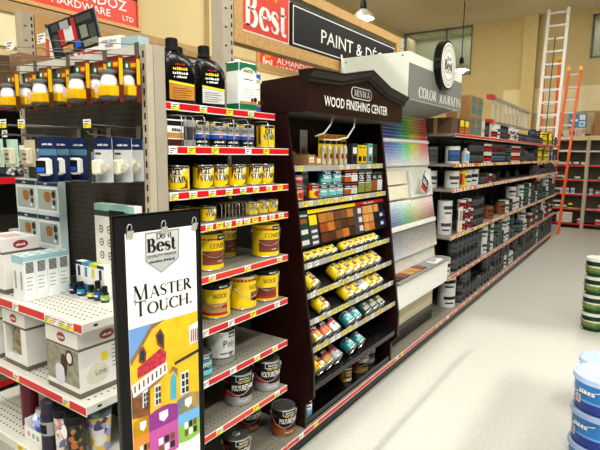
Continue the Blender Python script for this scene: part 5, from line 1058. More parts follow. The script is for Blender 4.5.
b.text(serif('Best', 1.9), (.041, 0, -.045), u, v, .09, 1, 'C', .001, .225); b.text(serif('Do', 1.6), (.041, -.018, .044), u, v, .042, 1, 'C', .001); b.text(serif('it', 1.6), (.041, .052, .046), u, v, .042, 1, 'C', .001); b.text(sans('QUALITY PAINT', .01), (.041, 0, -.072), u, v, .016, 1, 'C', .001, .18)
obj('disc_print', b, [SWHT, GLOSSB], col, loc=dc + Vector((.012, 0, 0)))
# sloped chip panels
BY0, BY1 = 4.088, 5.47
def px_(z): return -1.86 - .2 * (z - 1.0) / 1.4
obj('panel_backing', MB().hexa([(-2.17, BY0, ZB), (px_(1.0) - .012, BY0, .87), (px_(1.0) - .012, BY1, .87), (-2.17, BY1, ZB)], [(-2.17, BY0, 2.4), (px_(2.4) - .012, BY0, 2.4), (px_(2.4) - .012, BY1, 2.4), (-2.17, BY1, 2.4)]), P('display_white', '#dfe0d6', rough=.45), col)
def ppatch(bm, y0, y1, z0, z1, th0, th1, m=0):
    bm.hexa([(px_(z0) + th0, y0, z0), (px_(z0) + th1, y0, z0), (px_(z0) + th1, y1, z0), (px_(z0) + th0, y1, z0)], [(px_(z1) + th0, y0, z1), (px_(z1) + th1, y0, z1), (px_(z1) + th1, y1, z1), (px_(z1) + th0, y1, z1)], m); return bm
import colorsys
def chip_panel(z0, z1, rows, cols_, fn, name='chip_panel'):
    p = obj(name, ppatch(MB(), BY0, BY1, z0, z1, -.01, .004), P('display_white', '#dfe0d6'), col)
    vv, ff, cc = [], [], []
    for r in range(rows):
        for c in range(cols_):
            y0 = BY0 + .012 + (BY1 - BY0 - .024) * c / cols_; y1 = y0 + (BY1 - BY0 - .024) / cols_ * .93
            a = z0 + .008 + (z1 - z0 - .014) * r / rows; e = a + (z1 - z0 - .014) / rows * .88
            o_ = len(vv)
            for th in (.004, .007): vv += [(px_(a) + th, y0, a), (px_(a) + th, y1, a), (px_(e) + th, y1, e), (px_(e) + th, y0, e)]
            fs = [(4, 5, 6, 7), (0, 1, 5, 4), (1, 2, 6, 5), (2, 3, 7, 6), (3, 0, 4, 7)]
            ff += [tuple(i + o_ for i in q) for q in fs]; cc += [fn(c / (cols_ - 1), r / (rows - 1))] * 5
    me = bpy.data.meshes.new('colour_chips'); me.from_pydata(vv, [], ff); at_ = me.color_attributes.new('Col', 'FLOAT_COLOR', 'CORNER')
    k = 0
    for i, q in enumerate(ff):
        for _ in q: at_.data[k].color = cc[i] + (1,); k += 1
    me.materials.append(mat('colour_chip', '#ffffff', rough=.5, attr='Col'))
    o = obj('colour_chips', me, None, p); o['kind'] = 'stuff'
HOFF = [.22]
HUES = [.64, .62, .6, .57, .52, .42, .3, .2, .16, .13, .09, .05, .01, .98]
def hue(t):
    q = max(0, (t - HOFF[0]) / (1 - HOFF[0])) * (len(HUES) - 1); i = min(int(q), len(HUES) - 2); f = q - i; a, b_ = HUES[i], HUES[i + 1]
    if b_ - a > .5: b_ -= 1
    return (a + (b_ - a) * f) % 1
lin = lambda c: tuple(x / 12.92 if x <= .04045 else ((x + .055) / 1.055) ** 2.4 for x in c)
rc = random.Random(11); J = lambda: rc.uniform(-.03, .03)
chip_panel(2.15, 2.39, 7, 22, lambda t, s: lin(colorsys.hsv_to_rgb(hue(t), min(1, .72 - .1 * s + J()), .42 + .3 * t + .1 * s + J())))
chip_panel(1.89, 2.125, 8, 24, lambda t, s: lin(colorsys.hsv_to_rgb(hue(t), max(0, .06 + .5 * s ** 1.2 + J()), .93 - .2 * s * (1 - t) + J())))
HOFF[0] = .05
chip_panel(1.315, 1.55, 9, 22, lambda t, s: lin(colorsys.hsv_to_rgb(hue(t), max(0, .36 - .28 * s + J()), .58 + .34 * s + .08 * t + J())))
chip_panel(1.005, 1.275, 10, 22, lambda t, s: lin(colorsys.hsv_to_rgb(.6 if t < .38 else .1, max(0, .03 + .13 * abs(t - .38) + J() * .5), .80 - .34 * s + .06 * t + J())))
for z0, z1 in ((2.126, 2.149), (1.277, 1.313)): obj('white_strip', ppatch(MB(), BY0, BY1, z0, z1, 0, .02), WHITE, col)
for i, (y0, y1, z0, z1) in enumerate([(4.1, 4.78, 1.715, 1.84), (4.1, 4.78, 1.575, 1.70)]):
    p = obj('neutral_panel', ppatch(MB(), y0, y1, z0, z1, 0, .006), P('neutral_ivory', '#e9e3c8', rough=.5), col)
    b = MB(); 
    for r in range(4):
        for c in range(9): a = z0 + .006 + r * (z1 - z0 - .01) / 4; e = y0 + .01 + c * (y1 - y0 - .02) / 9; ppatch(b, e, e + (y1 - y0 - .02) / 9 * .94, a, a + (z1 - z0 - .01) / 4 * .9, .006, .008)
    stuff('neutral_chips', b, P('neutral_chip', '#ece7cf', rough=.5, var=.05, scale=5), p)
pk = obj('leaflet_pocket', ppatch(ppatch(ppatch(MB(), 4.83, 4.85, 1.57, 1.85, 0, .03), 5.40, 5.42, 1.57, 1.85, 0, .03), 4.85, 5.40, 1.57, 1.59, 0, .03), P('display_white', '#dfe0d6'), col)
t = thing('brochure', 'navy and red striped brochure leaning in the pocket of the colour display', 'brochure', (px_(1.64) + .05, 5.13, 1.71), (R(-33), R(-6), 0))
obj('sheet', MB().box(0, .003, -.085, .085, -.1, .12), PAPER, t); obj('print', MB().box(.003, .0036, -.085, .085, -.1, -.045, 1).box(.003, .0036, -.085, .085, -.045, .06, 0).box(.003, .0036, -.085, -.04, .06, .12, 2).box(.0036, .004, -.06, .06, -.02, -.005, 3).box(.0036, .004, -.06, .04, .01, .022, 3), [NAVY, REDL, GREY, PAPER], t)
# counter, apron, recessed base
obj('counter_top', MB().cbox(-1.875, XF + .012, BY0 + .0, BY1 + .02, .835, .868, .008), STONE, col)
obj('apron', MB().box(XF - .03, XF - .005, BY0 + .005, BY1 + .015, .60, .834), P('apron_white', '#f4f5ee', rough=.4, var=.02), col)
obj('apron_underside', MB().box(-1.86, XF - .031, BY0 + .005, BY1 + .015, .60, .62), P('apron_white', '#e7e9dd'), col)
obj('base_panel', MB().box(-1.90, -1.86, BY0 + .005, BY1 - .06, .33, .60), P('base_beige', '#c9bea0', rough=.6), col)
obj('base_kick', MB().box(-1.90, -1.855, BY0 + .005, BY1 - .06, ZB, .3299), GLOSSB, col)
obj('back_lower', MB().box(-2.17, -1.9005, BY0 + .005, BY1 - .06, ZB, .5), BLACK, col)
for i, (y, m, lb) in enumerate([(4.17, DBROWN, 'dark brown wood sample on the grey counter, nearest'), (4.31, MAHOG, 'reddish brown wood sample on the grey counter'), (4.46, TAN, 'tan wood sample on the grey counter'), (4.61, TAN, 'pale tan wood sample on the grey counter'), (4.75, MAHOG, 'brown wood sample furthest along the grey counter')]):
    tag(obj('wood_sample', MB().cbox(-.062, .062, -.062, .062, 0, .014, .003), m, loc=(-1.79, y, .869), rot=(0, 0, R(5 - 3 * i))), lb, 'wood sample', 'wood samples on the counter')
t = thing('paper_pad', 'white leaflet pad lying near the far end of the grey counter', 'paper', (-1.78, 5.18, .869), (0, 0, R(4))); obj('sheets', MB().box(-.044, .06, -.12, .12, 0, .012), PAPER, t); obj('print', MB().box(-.04, .03, -.09, .02, .0121, .0127).box(-.04, .01, .04, .09, .0121, .0127), GREY, t)

# ------------------------------------------------------------------ long run of paint shelving beyond the colour display: nine bays
FZ = [2.24, 1.905, 1.625, 1.09, .62, ZB]
FY0, BW = 5.505, .914
def far_bay():
    t = thing('paint_bay', 'bay of dark paint shelving', 'shelving')
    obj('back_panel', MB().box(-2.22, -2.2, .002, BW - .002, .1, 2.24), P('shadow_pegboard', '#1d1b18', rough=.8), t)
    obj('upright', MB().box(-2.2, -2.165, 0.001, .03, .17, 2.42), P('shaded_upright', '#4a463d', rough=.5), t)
    obj('kick_plate', MB().box(-2.18, -1.775, .002, BW - .002, 0, .13), GLOSSB, t)
    rr = random.Random(5)
    for i, z in enumerate(FZ):
        xf = XF
        o = obj('shelf', MB().box(-2.163, xf - .004, .003, BW - .003, z - .03, z - .002), SHELF, t)
        obj('price_rail', MB().box(xf - .004, xf, .003, BW - .003, z - .038, z - .0005, 0).box(xf, xf + .0012, .003, BW - .003, z - .032, z - .004, 1), [BEIGE if i in (1,) else WHITE, RED], o)
        b = MB()
        for k in range(9 if i in (1, 2, 3) else 3 if i in (4, 5) else 0):
            y = .06 + k * (.09 if i in (1, 2, 3) else .3) + rr.uniform(-.02, .02)
            b.box(xf + .0012, xf + .0025, y, y + rr.uniform(.035, .05), z - .035, z - .002, rr.choice([0, 1, 1]))
        if b.v: stuff('price_tickets', b, [PAPER, YELT], o)
    return t
fb = far_bay(); ORD = ['first', 'second', 'third', 'fourth', 'fifth', 'sixth', 'seventh', 'eighth', 'ninth']
for k in range(9): place(fb, (0, FY0 + k * BW, 0), '%s bay of paint shelving counted from the colour display' % ORD[k], 'bays of the long paint shelving')
FEND = FY0 + 9 * BW

# far can kinds: one mesh each (too small in the photo to show parts)
def fcan(name, r, h, body, label, lid, lab2=None, face=True, seg=16):
    b = MB().lathe([(0, 0, 0), (r, 0, 0), (r * 1.015, .004, 0), (r, .008, 0), (r, h - .01, 0), (r * 1.03, h - .008, 2), (r * 1.03, h, 2), (r * .94, h, 2), (r * .92, h - .006, 2), (0, h - .006, 2)], seg)
    b.cpatch(r, -75, 50, -75, 50, h * .14, h * .78, 1, .001)
    b.cpatch(r, -60, 30, -60, 30, h * .5, h * .7, 3, .002); b.cpatch(r, -50, 10, -50, 10, h * .24, h * .34, 3, .002)
    o = tag(obj(name, b, [body, label, lid, lab2 or label]), 'can', 'paint can'); o['proto'] = 1; o.location = (0, 0, -50); return o
FMID = P('far_label_grey', '#47494c', rough=.5); FW = P('far_can_white', '#cfcfc8', rough=.4); FK = P('far_can_black', '#17181a', rough=.35); FG = P('far_can_grey', '#5d6062', rough=.4); FBL = P('far_can_blue', '#1d3f6c', rough=.4); FRU = P('far_can_rust', '#7a4420', rough=.5); FGN = P('far_can_green', '#203a2e', rough=.45); FAQ = P('far_can_aqua', '#3f6663', rough=.4)
KIN = {
    'white gallon': (fcan('white_gallon', .083, .195, FW, LGREY, FW, DGREY), .083, .195),
    'white bucket': (fcan('white_bucket', .105, .2, FW, LGREY, FW, BLACK), .105, .2),
    'black gallon': (fcan('black_gallon', .083, .195, FK, DGREY, FK, FMID), .083, .195),
    'dark blue gallon': (fcan('dark_blue_gallon', .083, .195, FW, FBL, FW, P('far_label_blue', '#2f5f94', rough=.45)), .083, .195),
    'grey gallon': (fcan('grey_gallon', .083, .195, FG, DGREY, FK, FMID), .083, .195),
    'rust brown gallon': (fcan('rust_brown_gallon', .083, .195, FRU, FRU, FK, DBROWN), .083, .195),
    'green labelled gallon': (fcan('green_labelled_gallon', .083, .195, FK, FGN, FG, FAQ), .083, .195),
    'dark quart': (fcan('dark_quart', .053, .124, FK, DGREY, FK, FMID, seg=12), .053, .124),
    'black and white quart': (fcan('black_and_white_quart', .053, .124, FG, FK, DGREY, DRED, seg=12), .053, .124),
    'red and white quart': (fcan('red_and_white_quart', .053, .124, FW, REDL, FW, FK, seg=12), .053, .124),
    'yellow quart': (fcan('yellow_quart', .053, .124, YEL, YEL, YEL, BLACK, seg=12), .053, .124),
    'white quart': (fcan('white_quart', .053, .124, FW, FW, FW, BLUE, seg=12), .053, .124),
    'blue quart': (fcan('blue_quart', .053, .124, FK, FBL, DGREY, FG, seg=12), .053, .124),
    'green quart': (fcan('green_quart', .053, .124, FK, FGN, FG, FAQ, seg=12), .053, .124),
}
SHN = ['top', 'second', 'third', 'fourth', 'fifth', 'bottom']
used_proto = set(); FCNT = {}
def fput(kind, x, y, z, label, group=None, rz=None):
    p = KIN[kind][0]
    if kind in used_proto: o = p.copy(); COL.objects.link(o)
    else: o = p; used_proto.add(kind)
    if 'proto' in o: del o['proto']
    o.location = (x, y, z + .001); o.rotation_euler = (0, 0, R(rz if rz is not None else rnd.uniform(-40, 10))); o['label'] = label
    if group: o['group'] = group
    elif 'group' in o: del o['group']
    return o
def bayname(y): return ORD[min(8, int((y - FY0) / BW))]
def fauto(kind, x, y, s, dz=0, how='front'):
    where = {'front': 'in the front row', 'back': 'in the second row', 'up': 'on top of another'}[how]
    lb = '%s %s, %s shelf of the %s paint bay' % (kind, where, SHN[s], bayname(y))
    return fput(kind, x, y, FZ[s] + dz, lb, '%s, %s, %s shelf, %s bay' % (kind, where, SHN[s], bayname(y)))
def run(s, y, y1, kinds, up=0.0, back=.6, dens=1.0, x0=None):
    """fill a shelf from y to y1; kinds: list of (kind, how many in a row)"""
    while y < y1:
        kind, n = rnd.choice(kinds); r, h = KIN[kind][1:]
        for q in range(n):
            if y + 2 * r > y1: return
            yy = y + r + .004; fr = (yy - FY0) / BW % 1
            x = (XF - .03 - r) if x0 is None else x0
            if rnd.random() < dens:
                fauto(kind, x, yy, s)
                if rnd.random() < up and h * 2 < (FZ[s - 1] - FZ[s] - .05 if s else 9): fauto(kind, x, yy, s, h + .002, 'up')
                if r < .06 and rnd.random() < back: fauto(kind, x - 2.15 * r, yy, s, 0, 'back')
            y += 2 * r + .008
# -- bay one and two, placed as in the photograph
Z = FZ
def one(kind, y, s, lb, dz=0, x=None): return fput(kind, XF - .03 - KIN[kind][1] if x is None else x, y, Z[s] + dz, lb)
one('grey gallon', 5.62, 1, 'grey gallon standing back at the colour display end of the second shelf', 0, -2.03)
one('dark blue gallon', 5.78, 1, 'gallon with large dark blue label on the second shelf, first bay', 0, -1.83)
t = thing('spray_jug', 'white and blue spray jug beside the dark blue gallon on the second shelf', 'jug', (-1.80, 6.18, Z[1] + .001)); obj('bottle', MB().lathe([(0, 0), (.05, 0), (.05, .13), (.02, .16), (.016, .18), (0, .18)], 14).cpatch(.05, -70, 30, -70, 30, .03, .11, 1), [FW, SKY], t); obj('trigger', MB().box(-.012, .03, -.008, .008, .18, .2).box(.02, .03, -.006, .006, .15, .18), BLACK, t)
run(1, 6.3, 6.95, [('dark quart', 3), ('black and white quart', 2)], .9)
run(1, 6.95, 7.35, [('red and white quart', 3)], .9)
for y in (7.5, 7.62, 7.74, 7.86, 7.98, 8.1): fauto('blue quart', -1.81, y, 1); fauto('black and white quart', -1.81, y, 1, .126, 'up')
run(1, 8.3, 9.6, [('dark quart', 4), ('red and white quart', 3), ('green quart', 2)], .8); run(1, 9.7, 10.6, [('grey gallon', 1), ('black gallon', 1)], .0)
run(1, 10.7, 12.2, [('yellow quart', 4), ('dark quart', 1)], .7); run(1, 12.25, FEND - .1, [('dark quart', 3), ('white quart', 1)], .6)
one('white gallon', 5.62, 2, 'white gallon half hidden at the display end of the third shelf', 0, -2.03)
one('white gallon', 5.80, 2, 'white gallon with black dot on the third shelf, first bay', 0, -1.83)
t = thing('yellow_tin', 'yellow and red tin between white gallons on the third shelf', 'tin', (-1.79, 6.05, Z[2] + .001)); obj('body', MB().cbox(-.04, .04, -.07, .07, 0, .19, .004), YEL, t); obj('print', MB().box(.04, .0406, -.066, -.02, .03, .16, 0).box(.04, .0406, 0, .06, .1, .13, 1).box(-.036, .036, -.0706, -.07, .03, .16, 0), [REDL, BLACK], t)
one('white gallon', 6.32, 2, 'white and blue gallon beside the yellow tin on the third shelf'); one('white bucket', 6.62, 2, 'white bucket before the dark quarts on the third shelf')
run(2, 6.8, 7.6, [('dark quart', 3), ('red and white quart', 1), ('black and white quart', 1)], .9); run(2, 10.6, FEND - .1, [('dark quart', 3), ('black and white quart', 1), ('grey gallon', 1)], .3, .4, .85)
for y in (8.4, 9.1, 9.9): fauto('dark quart', -1.95, y, 2, 0, 'back')
one('white gallon', 5.70, 3, 'white gallon, lower of the pair next to the colour display on the fourth shelf', 0, -1.86); one('white gallon', 5.70, 3, 'white gallon, upper of the pair next to the colour display on the fourth shelf', .197, -1.86)
t = thing('swatch_card', 'pale card with grey square swatch leaning on the fourth shelf cans', 'card', (-1.745, 5.93, Z[3] + .001)); obj('card', MB().box(-.004, .004, -.075, .075, 0, .3), P('swatch_cream', '#ddd9c6'), t); obj('print', MB().box(.004, .005, -.05, .05, .14, .26, 0).box(.004, .005, -.05, .05, .04, .07, 1), [GREY, YEL], t)
for k in range(4):
    for j in range(3):
        if k == 3 and j == 2: continue
        fput(('red and white quart', 'black and white quart')[(k + j) % 2], -1.785, 6.08 + k * .112, Z[3] + j * .126, '%s quart in the white and red stack on the fourth shelf, %s column' % (['lowest', 'middle', 'highest'][j], ORD[k]), 'white and red stack on the fourth shelf')
for k in range(4):
    for j in range(3): fput('dark quart', -1.785, 6.58 + k * .112, Z[3] + j * .126, '%s dark quart stacked on the fourth shelf, %s column of four' % (['lowest', 'middle', 'highest'][j], ORD[k]), 'dark stack on the fourth shelf')
one('rust brown gallon', 7.55, 3, 'rust brown gallon, nearer of two on the fourth shelf'); one('rust brown gallon', 8.3, 3, 'rust brown gallon, further of two on the fourth shelf'); one('white gallon', 8.55, 3, 'white gallon beside the further rust brown one')
run(3, 8.75, 9.9, [('black gallon', 1), ('grey gallon', 1), ('white gallon', 1)], .4); run(3, 9.9, FEND - .1, [('green labelled gallon', 1), ('black gallon', 2), ('white gallon', 1), ('green quart', 2)], .7)
one('white bucket', 5.66, 4, 'white bucket at the display end of the fifth shelf', 0, -1.86)
run(4, 5.85, 7.2, [('black gallon', 2), ('grey gallon', 1)], .9); run(4, 7.2, 9.6, [('green labelled gallon', 1), ('grey gallon', 1), ('black gallon', 1), ('white gallon', 1)], .5, .6, .85); run(4, 9.6, FEND - .1, [('white gallon', 1), ('green labelled gallon', 2), ('black gallon', 2), ('red and white quart', 2)], .7)
one('white bucket', 5.95, 5, 'white bucket, lower of the pair at the start of the bottom shelf', 0, -1.87); one('white bucket', 5.95, 5, 'white bucket, upper of the pair at the start of the bottom shelf', .202, -1.87)
run(5, 6.15, 8.2, [('black gallon', 1), ('grey gallon', 1), ('dark quart', 1)], .6); run(5, 8.2, FEND - .1, [('green labelled gallon', 1), ('black gallon', 1), ('grey gallon', 1), ('white gallon', 1)], .75)
# -- top shelf: cartons, cans and an aluminium step ladder
TZ0 = Z[0] + .001
def carton(name, label, x0, x1, y0, y1, z0, h, m=CARD, prints=()):
    t = thing(name, label, 'carton', ((x0 + x1) / 2, (y0 + y1) / 2, z0)); a, d = (x1 - x0) / 2, (y1 - y0) / 2
    obj('carton', MB().box(-a, a, -d, d, 0, h), m, t)
    b = MB(); ms = [P('carton_tape', '#b99a68', rough=.5)]
    b.box(-a * .12, a * .12, -d - .0006, -d, 0, h, 0).box(-a, a, -d * .1, d * .1, h, h + .0006, 0)
    for y_0, y_1, z_0, z_1, mm in prints: ms.append(mm); b.box(a, a + .001, -d + 2 * d * y_0, -d + 2 * d * y_1, h * z_0, h * z_1, len(ms) - 1)
    obj('print', b, ms, t); return t
carton('carton', 'dark brown carton tucked under the grey header at the start of the top shelf', -2.14, -1.775, 5.53, 5.74, TZ0, .17, DCARD)
for i in range(2): carton('finish_carton', '%s orange and yellow carton of two beside the dark brown carton' % ['nearer', 'further'][i], -1.95, -1.755, 5.76 + i * .19, 5.93 + i * .19, TZ0, .17, DCARD, [(.1, .9, .1, .42, ORANGE), (.1, .9, .5, .9, YEL), (.35, .65, .2, .35, BLACK)])
for i in range(2):
    for j in range(2): carton('teal_carton', '%s brown carton with teal side print, %s stack on the top shelf' % (['lower', 'upper'][j], ['nearer', 'further'][i]), -2.05, -1.755, 6.16 + i * .27, 6.40 + i * .27, TZ0 + j * .236, .235, CARD, [(.12, .88, .55, .92, FAQ), (.12, .88, .1, .48, P('carton_teal_dark', '#2e6f6a'))])
carton('white_carton_pack', 'white pack with tan band beside the teal cartons', -1.9, -1.77, 6.75, 6.88, TZ0, .2, FW, [(.0, 1, .3, .5, TAN)])
t = thing('lime_sheet', 'lime green card standing behind the step ladder on top shelf', 'card', (-2.0, 7.02, TZ0)); obj('card', MB().box(-.004, .004, -.12, .2, 0, .48), LIME, t); obj('print', MB().box(.004, .0046, -.08, .1, .3, .4), WHITE, t)
run(0, 6.95, 7.25, [('black gallon', 1)]); run(0, 7.32, 9.0, [('white gallon', 1), ('red and white quart', 1), ('black gallon', 1)], .0, .5); run(0, 9.0, 10.2, [('dark quart', 4), ('blue quart', 1)], 0, .8); run(0, 10.25, 11.4, [('dark quart', 4), ('blue quart', 1)], .5, .8); run(0, 11.45, 12.6, [('yellow quart', 4), ('dark quart', 1)], .6); run(0, 12.65, FEND - .1, [('white gallon', 1), ('black gallon', 1)], 0)
# step ladder lying on its side along the shelf, resting on the goods
ld = thing('step_ladder', 'aluminium step ladder with red feet lying along the top shelf', 'ladder', (-1.83, 7.4, TZ0 + .213))
YL = 2.75
for z0, sg in ((0.0, 1), (.33, -1)):
    obj('side_rail', MB().hexa([(-.02, 0, z0), (.02, 0, z0), (.03, YL, z0 + .01 * sg), (-.03, YL, z0 + .01 * sg)], [(-.03, 0, z0 + .03), (.03, 0, z0 + .03), (.03, YL, z0 + .03 + .01 * sg), (-.03, YL, z0 + .03 + .01 * sg)]), ALU, ld)
    obj('foot', MB().box(-.04, .04, -.14, .02, z0 - .012, z0 + .045), P('ladder_red', '#b3202a', rough=.5), ld)
for k in range(9):
    y = .1 + k * .3; sh_ = .01 * y / YL
    obj('step', MB().box(-.014, .014, y, y + .03, .03 + sh_, .33 - sh_), ALU, ld)

# ------------------------------------------------------------------ pails on the floor across the aisle
def pail_proto(name, r0, r1, h, bands, lidm, lettering=None):
    t = thing(name, '', 'pail')
    b = MB()
    for z0, z1, m in bands: b.lathe([(r0 + (r1 - r0) * z0, h * z0, m), (r0 + (r1 - r0) * z1, h * z1, m)], 32)
    b.lathe([(0, 0, 0), (r0, 0, 0)], 32)
    return t, b
def pails(kind, spots):
    if kind == 'blue':
        t = thing('blue_pail', '', 'pail'); r0, r1, h = .154, .166, .214; ms = [PBLUE, PDBLUE, PLID, SKY]
        bands = [(0, .3, 1), (.3, .36, 3), (.36, .84, 0), (.84, 1, 2)]
    else:
        t = thing('green_pail', '', 'pail'); r0, r1, h = .119, .125, .205; ms = [PDG, PGREEN, P('pail_white_rim', '#dfe4d6', rough=.35), P('pail_field', '#8f9a4a', rough=.5, var=.4, scale=30)]
        bands = [(0, .2, 0), (.2, .45, 1), (.45, .52, 3), (.52, .6, 2), (.6, .86, 0), (.86, 1, 2)]
    b = MB().lathe([(0, 0, bands[0][2]), (r0, 0, bands[0][2])], 32)
    for z0, z1, m in bands: b.lathe([(r0 + (r1 - r0) * z0, h * z0, m), (r0 + (r1 - r0) * z1, h * z1, m)], 32)
    obj('tub', b, ms, t)
    lidm = PLID if kind == 'blue' else ms[2]
    b = MB().lathe([(r1, h - .03), (r1 * 1.05, h - .028), (r1 * 1.06, h - .022), (r1 * 1.045, h - .018), (r1 * 1.045, h), (r1 * 1.03, h + .006), (r1 * .96, h + .006), (r1 * .94, h - .002), (r1 * .55, h - .002), (r1 * .53, h + .001), (r1 * .4, h + .001), (r1 * .38, h - .002), (0, h - .002)], 36)
    b.box(r1 * .3, r1 * .7, -.012, .012, h - .002, h + .002)
    obj('lid', b, lidm, t)
    pts = [(-(r1 + .004) * math.sin(a) * .98 - .008, -(r1 + .006) * math.cos(a), h * .74 - .045 * math.sin(a)) for a in [math.pi * k / 14 for k in range(15)]]
    obj('bail_handle', MB().tube(pts, .0022, 5), WHITE if kind == 'blue' else BLACK, t)
    L = MB()
    if kind == 'blue':
        L.cpatch(r0 + .006, 205, 222, 205, 222, .05, .1, 1, .004, 6); L.wrap(marks((5,)), r0 + .009, .12, .03, 235, 1, 'C', .004, .1)
        for k in range(3): L.cpatch(r0 + .006, 206, 220, 206, 220, .06 + k * .013, .065 + k * .013, 2, .0052, 4)
    else:
        L.cpatch(r0 + .001, 196, 216, 196, 216, .012, .028, 1, .003, 6); L.cpatch(r0 + .003, 190, 280, 190, 280, .07, .085, 3, .004, 8)
    obj('label', L, [ms[3], PAPER, DGREY, ms[3]], t)
    for x, y, k, lb, rz in spots: place(t, (x, y, k * (h + .0085)), lb, None, rz)
pails('blue', [(-.085, 3.5, 0, 'blue pail at the bottom of the front stack on the floor', 8), (-.085, 3.5, 1, 'blue pail in the middle of the front stack', -4), (-.085, 3.5, 2, 'blue pail with pale lid on top of the front stack', 4),
               (-.12, 4.4, 0, 'blue pail at the bottom of the rear stack', 0), (-.12, 4.4, 1, 'blue pail with pale lid on top of the rear stack', 10), (.075, 4.06, 2, 'blue pail third high in the rear stack', 12)][:5])
pails('green', [(-.335, 6.6, k, '%s green landscape pail of the floor stack of four' % ['bottom', 'second', 'third', 'topmost'][k], (4, -6, 3, 0)[k]) for k in range(4)])

# ------------------------------------------------------------------ back wall shelving beyond the aisle
def wall_unit(x0, x1, label):
    t = thing('wall_shelves', label, 'shelving', (0, 0, 0)); yb, yf = 16.25, 15.86
    obj('back_panel', MB().box(x0, x1, yb - .02, yb, 0, 2.62), P('olive_back', '#4d4736', rough=.7), t)
    obj('header_board', MB().box(x0, x1, yf - .02, yb - .021, 2.44, 2.56), P('beige_header_board', '#c9b98f', rough=.6), t)
    for x in (x0, x1 - .04): obj('side_panel', MB().box(x, x + .04, yf, yb - .021, 0, 2.439), BEIGE, t)
    for z in BZS:
        o = obj('shelf', MB().box(x0 + .041, x1 - .041, yf, yb - .021, z - .03, z), SHELFL if z > .2 else BLACK, t); obj('price_rail', MB().box(x0 + .041, x1 - .041, yf - .01, yf - .001, z - .04, z - .002), RED if z < 1.9 else SHELFL, o)
    obj('kick_plate', MB().box(x0 + .05, x1 - .05, yf + .05, yb - .021, 0, .1), GLOSSB, t)
BZS = [.14, .55, .96, 1.36, 1.76, 2.16]
wall_unit(-2.3, -1.302, 'wall shelving behind the orange ladders at the end of the aisle'); wall_unit(-1.298, .9, 'long wall shelving with small goods at the end of the aisle')
BG = [('white_tub', .07, .13, [FW, RED, FW]), ('red_can', .06, .13, [REDL, FW, DSTEEL]), ('black_tin', .075, .14, [FK, FW, FK]), ('pale_bottle', .05, .18, [FW, SKY, REDL]), ('yellow_can', .06, .14, [YEL, BLACK, YEL]), ('grey_jar', .06, .12, [FG, FW, FK])]
proto = {}
for n, r, h, ms in BG:
    o = tag(obj(n, MB().lathe([(0, 0, 0), (r, 0, 0), (r, h * .8, 0), (r * .8, h * .86, 2), (r * .8, h, 2), (0, h, 2)], 10).cpatch(r, -160, -20, -160, -20, h * .2, h * .65, 1, .002, 6), ms), '', 'can'); proto[n] = [o, r, h, False]
rb = random.Random(21)
plan = {0: ['white_tub', 'black_tin'], 1: ['red_can', 'white_tub', 'yellow_can', 'black_tin'], 2: ['pale_bottle', 'red_can', 'pale_bottle'], 3: ['grey_jar', 'black_tin', 'white_tub'], 4: ['black_tin', 'grey_jar', 'black_tin'], 5: ['grey_jar']}
for i, z in enumerate(BZS):
    x = -2.2
    while x < .8:
        if rb.random() < (.18 if i < 5 else .7): x += .16; continue
        n = rb.choice(plan[i]); o, r, h, used = proto[n]
        if -1.36 < x + r < -1.2 or x + r > .8 or (i == 0 and -2.1 < x + r < -1.4): x += .12; continue
        if used: o = o.copy(); COL.objects.link(o)
        else: proto[n][3] = True
        o.location = (x + r, 15.98, z + .001); k = SHN[5 - i] if i else 'bottom'
        lb = '%s on the %s shelf of the wall shelving at the aisle end' % (n.replace('_', ' '), k); o['label'] = lb; o['group'] = lb
        x += 2 * r + rb.uniform(.01, .05)
t = thing('wipes_stack', 'white wrapped packs stacked at the foot of the wall shelving', 'packs', (-1.75, 15.95, .141))
for k in range(4): obj('pack', MB().cbox(-.2, .2, -.08, .08, k * .075, k * .075 + .07, .015), FW, t)
carton('large_carton', 'large tan carton on top of the wall shelving', -1.22, -.4, 15.9, 16.2, 2.561, .62, CARD)
carton('low_carton', 'flat tan carton beside the large one on the wall shelving', -1.29, -1.23, 15.9, 16.2, 2.561, .3, CARD)
t = thing('blue_sign', 'blue promotional board with white squares above the wall shelving', 'sign', (-1.62, 16.16, 2.57)); obj('board', MB().box(-.24, .2, 0, .03, .22, .62), P('promo_blue', '#2a86c6', rough=.5), t); obj('print', MB().box(.02, .16, -.002, 0, .44, .58, 0).box(.02, .16, -.002, 0, .26, .4, 0).box(-.2, -.02, -.002, 0, .4, .46, 0).box(.05, .13, -.003, -.002, .29, .37, 1), [PAPER, SKY], t); obj('stand', MB().box(-.2, .18, 0, .03, -.009, .22), P('promo_red_white', '#c9b9a8', var=.5, scale=12), t)
t = thing('blue_case', 'red and white pack beneath the blue board', 'pack', (-1.75, 16.0, 2.561)); obj('carton', MB().box(-.2, .1, -.05, .05, 0, .16), FW, t); obj('print', MB().box(-.05, .08, -.052, -.05, .02, .14), DRED, t)

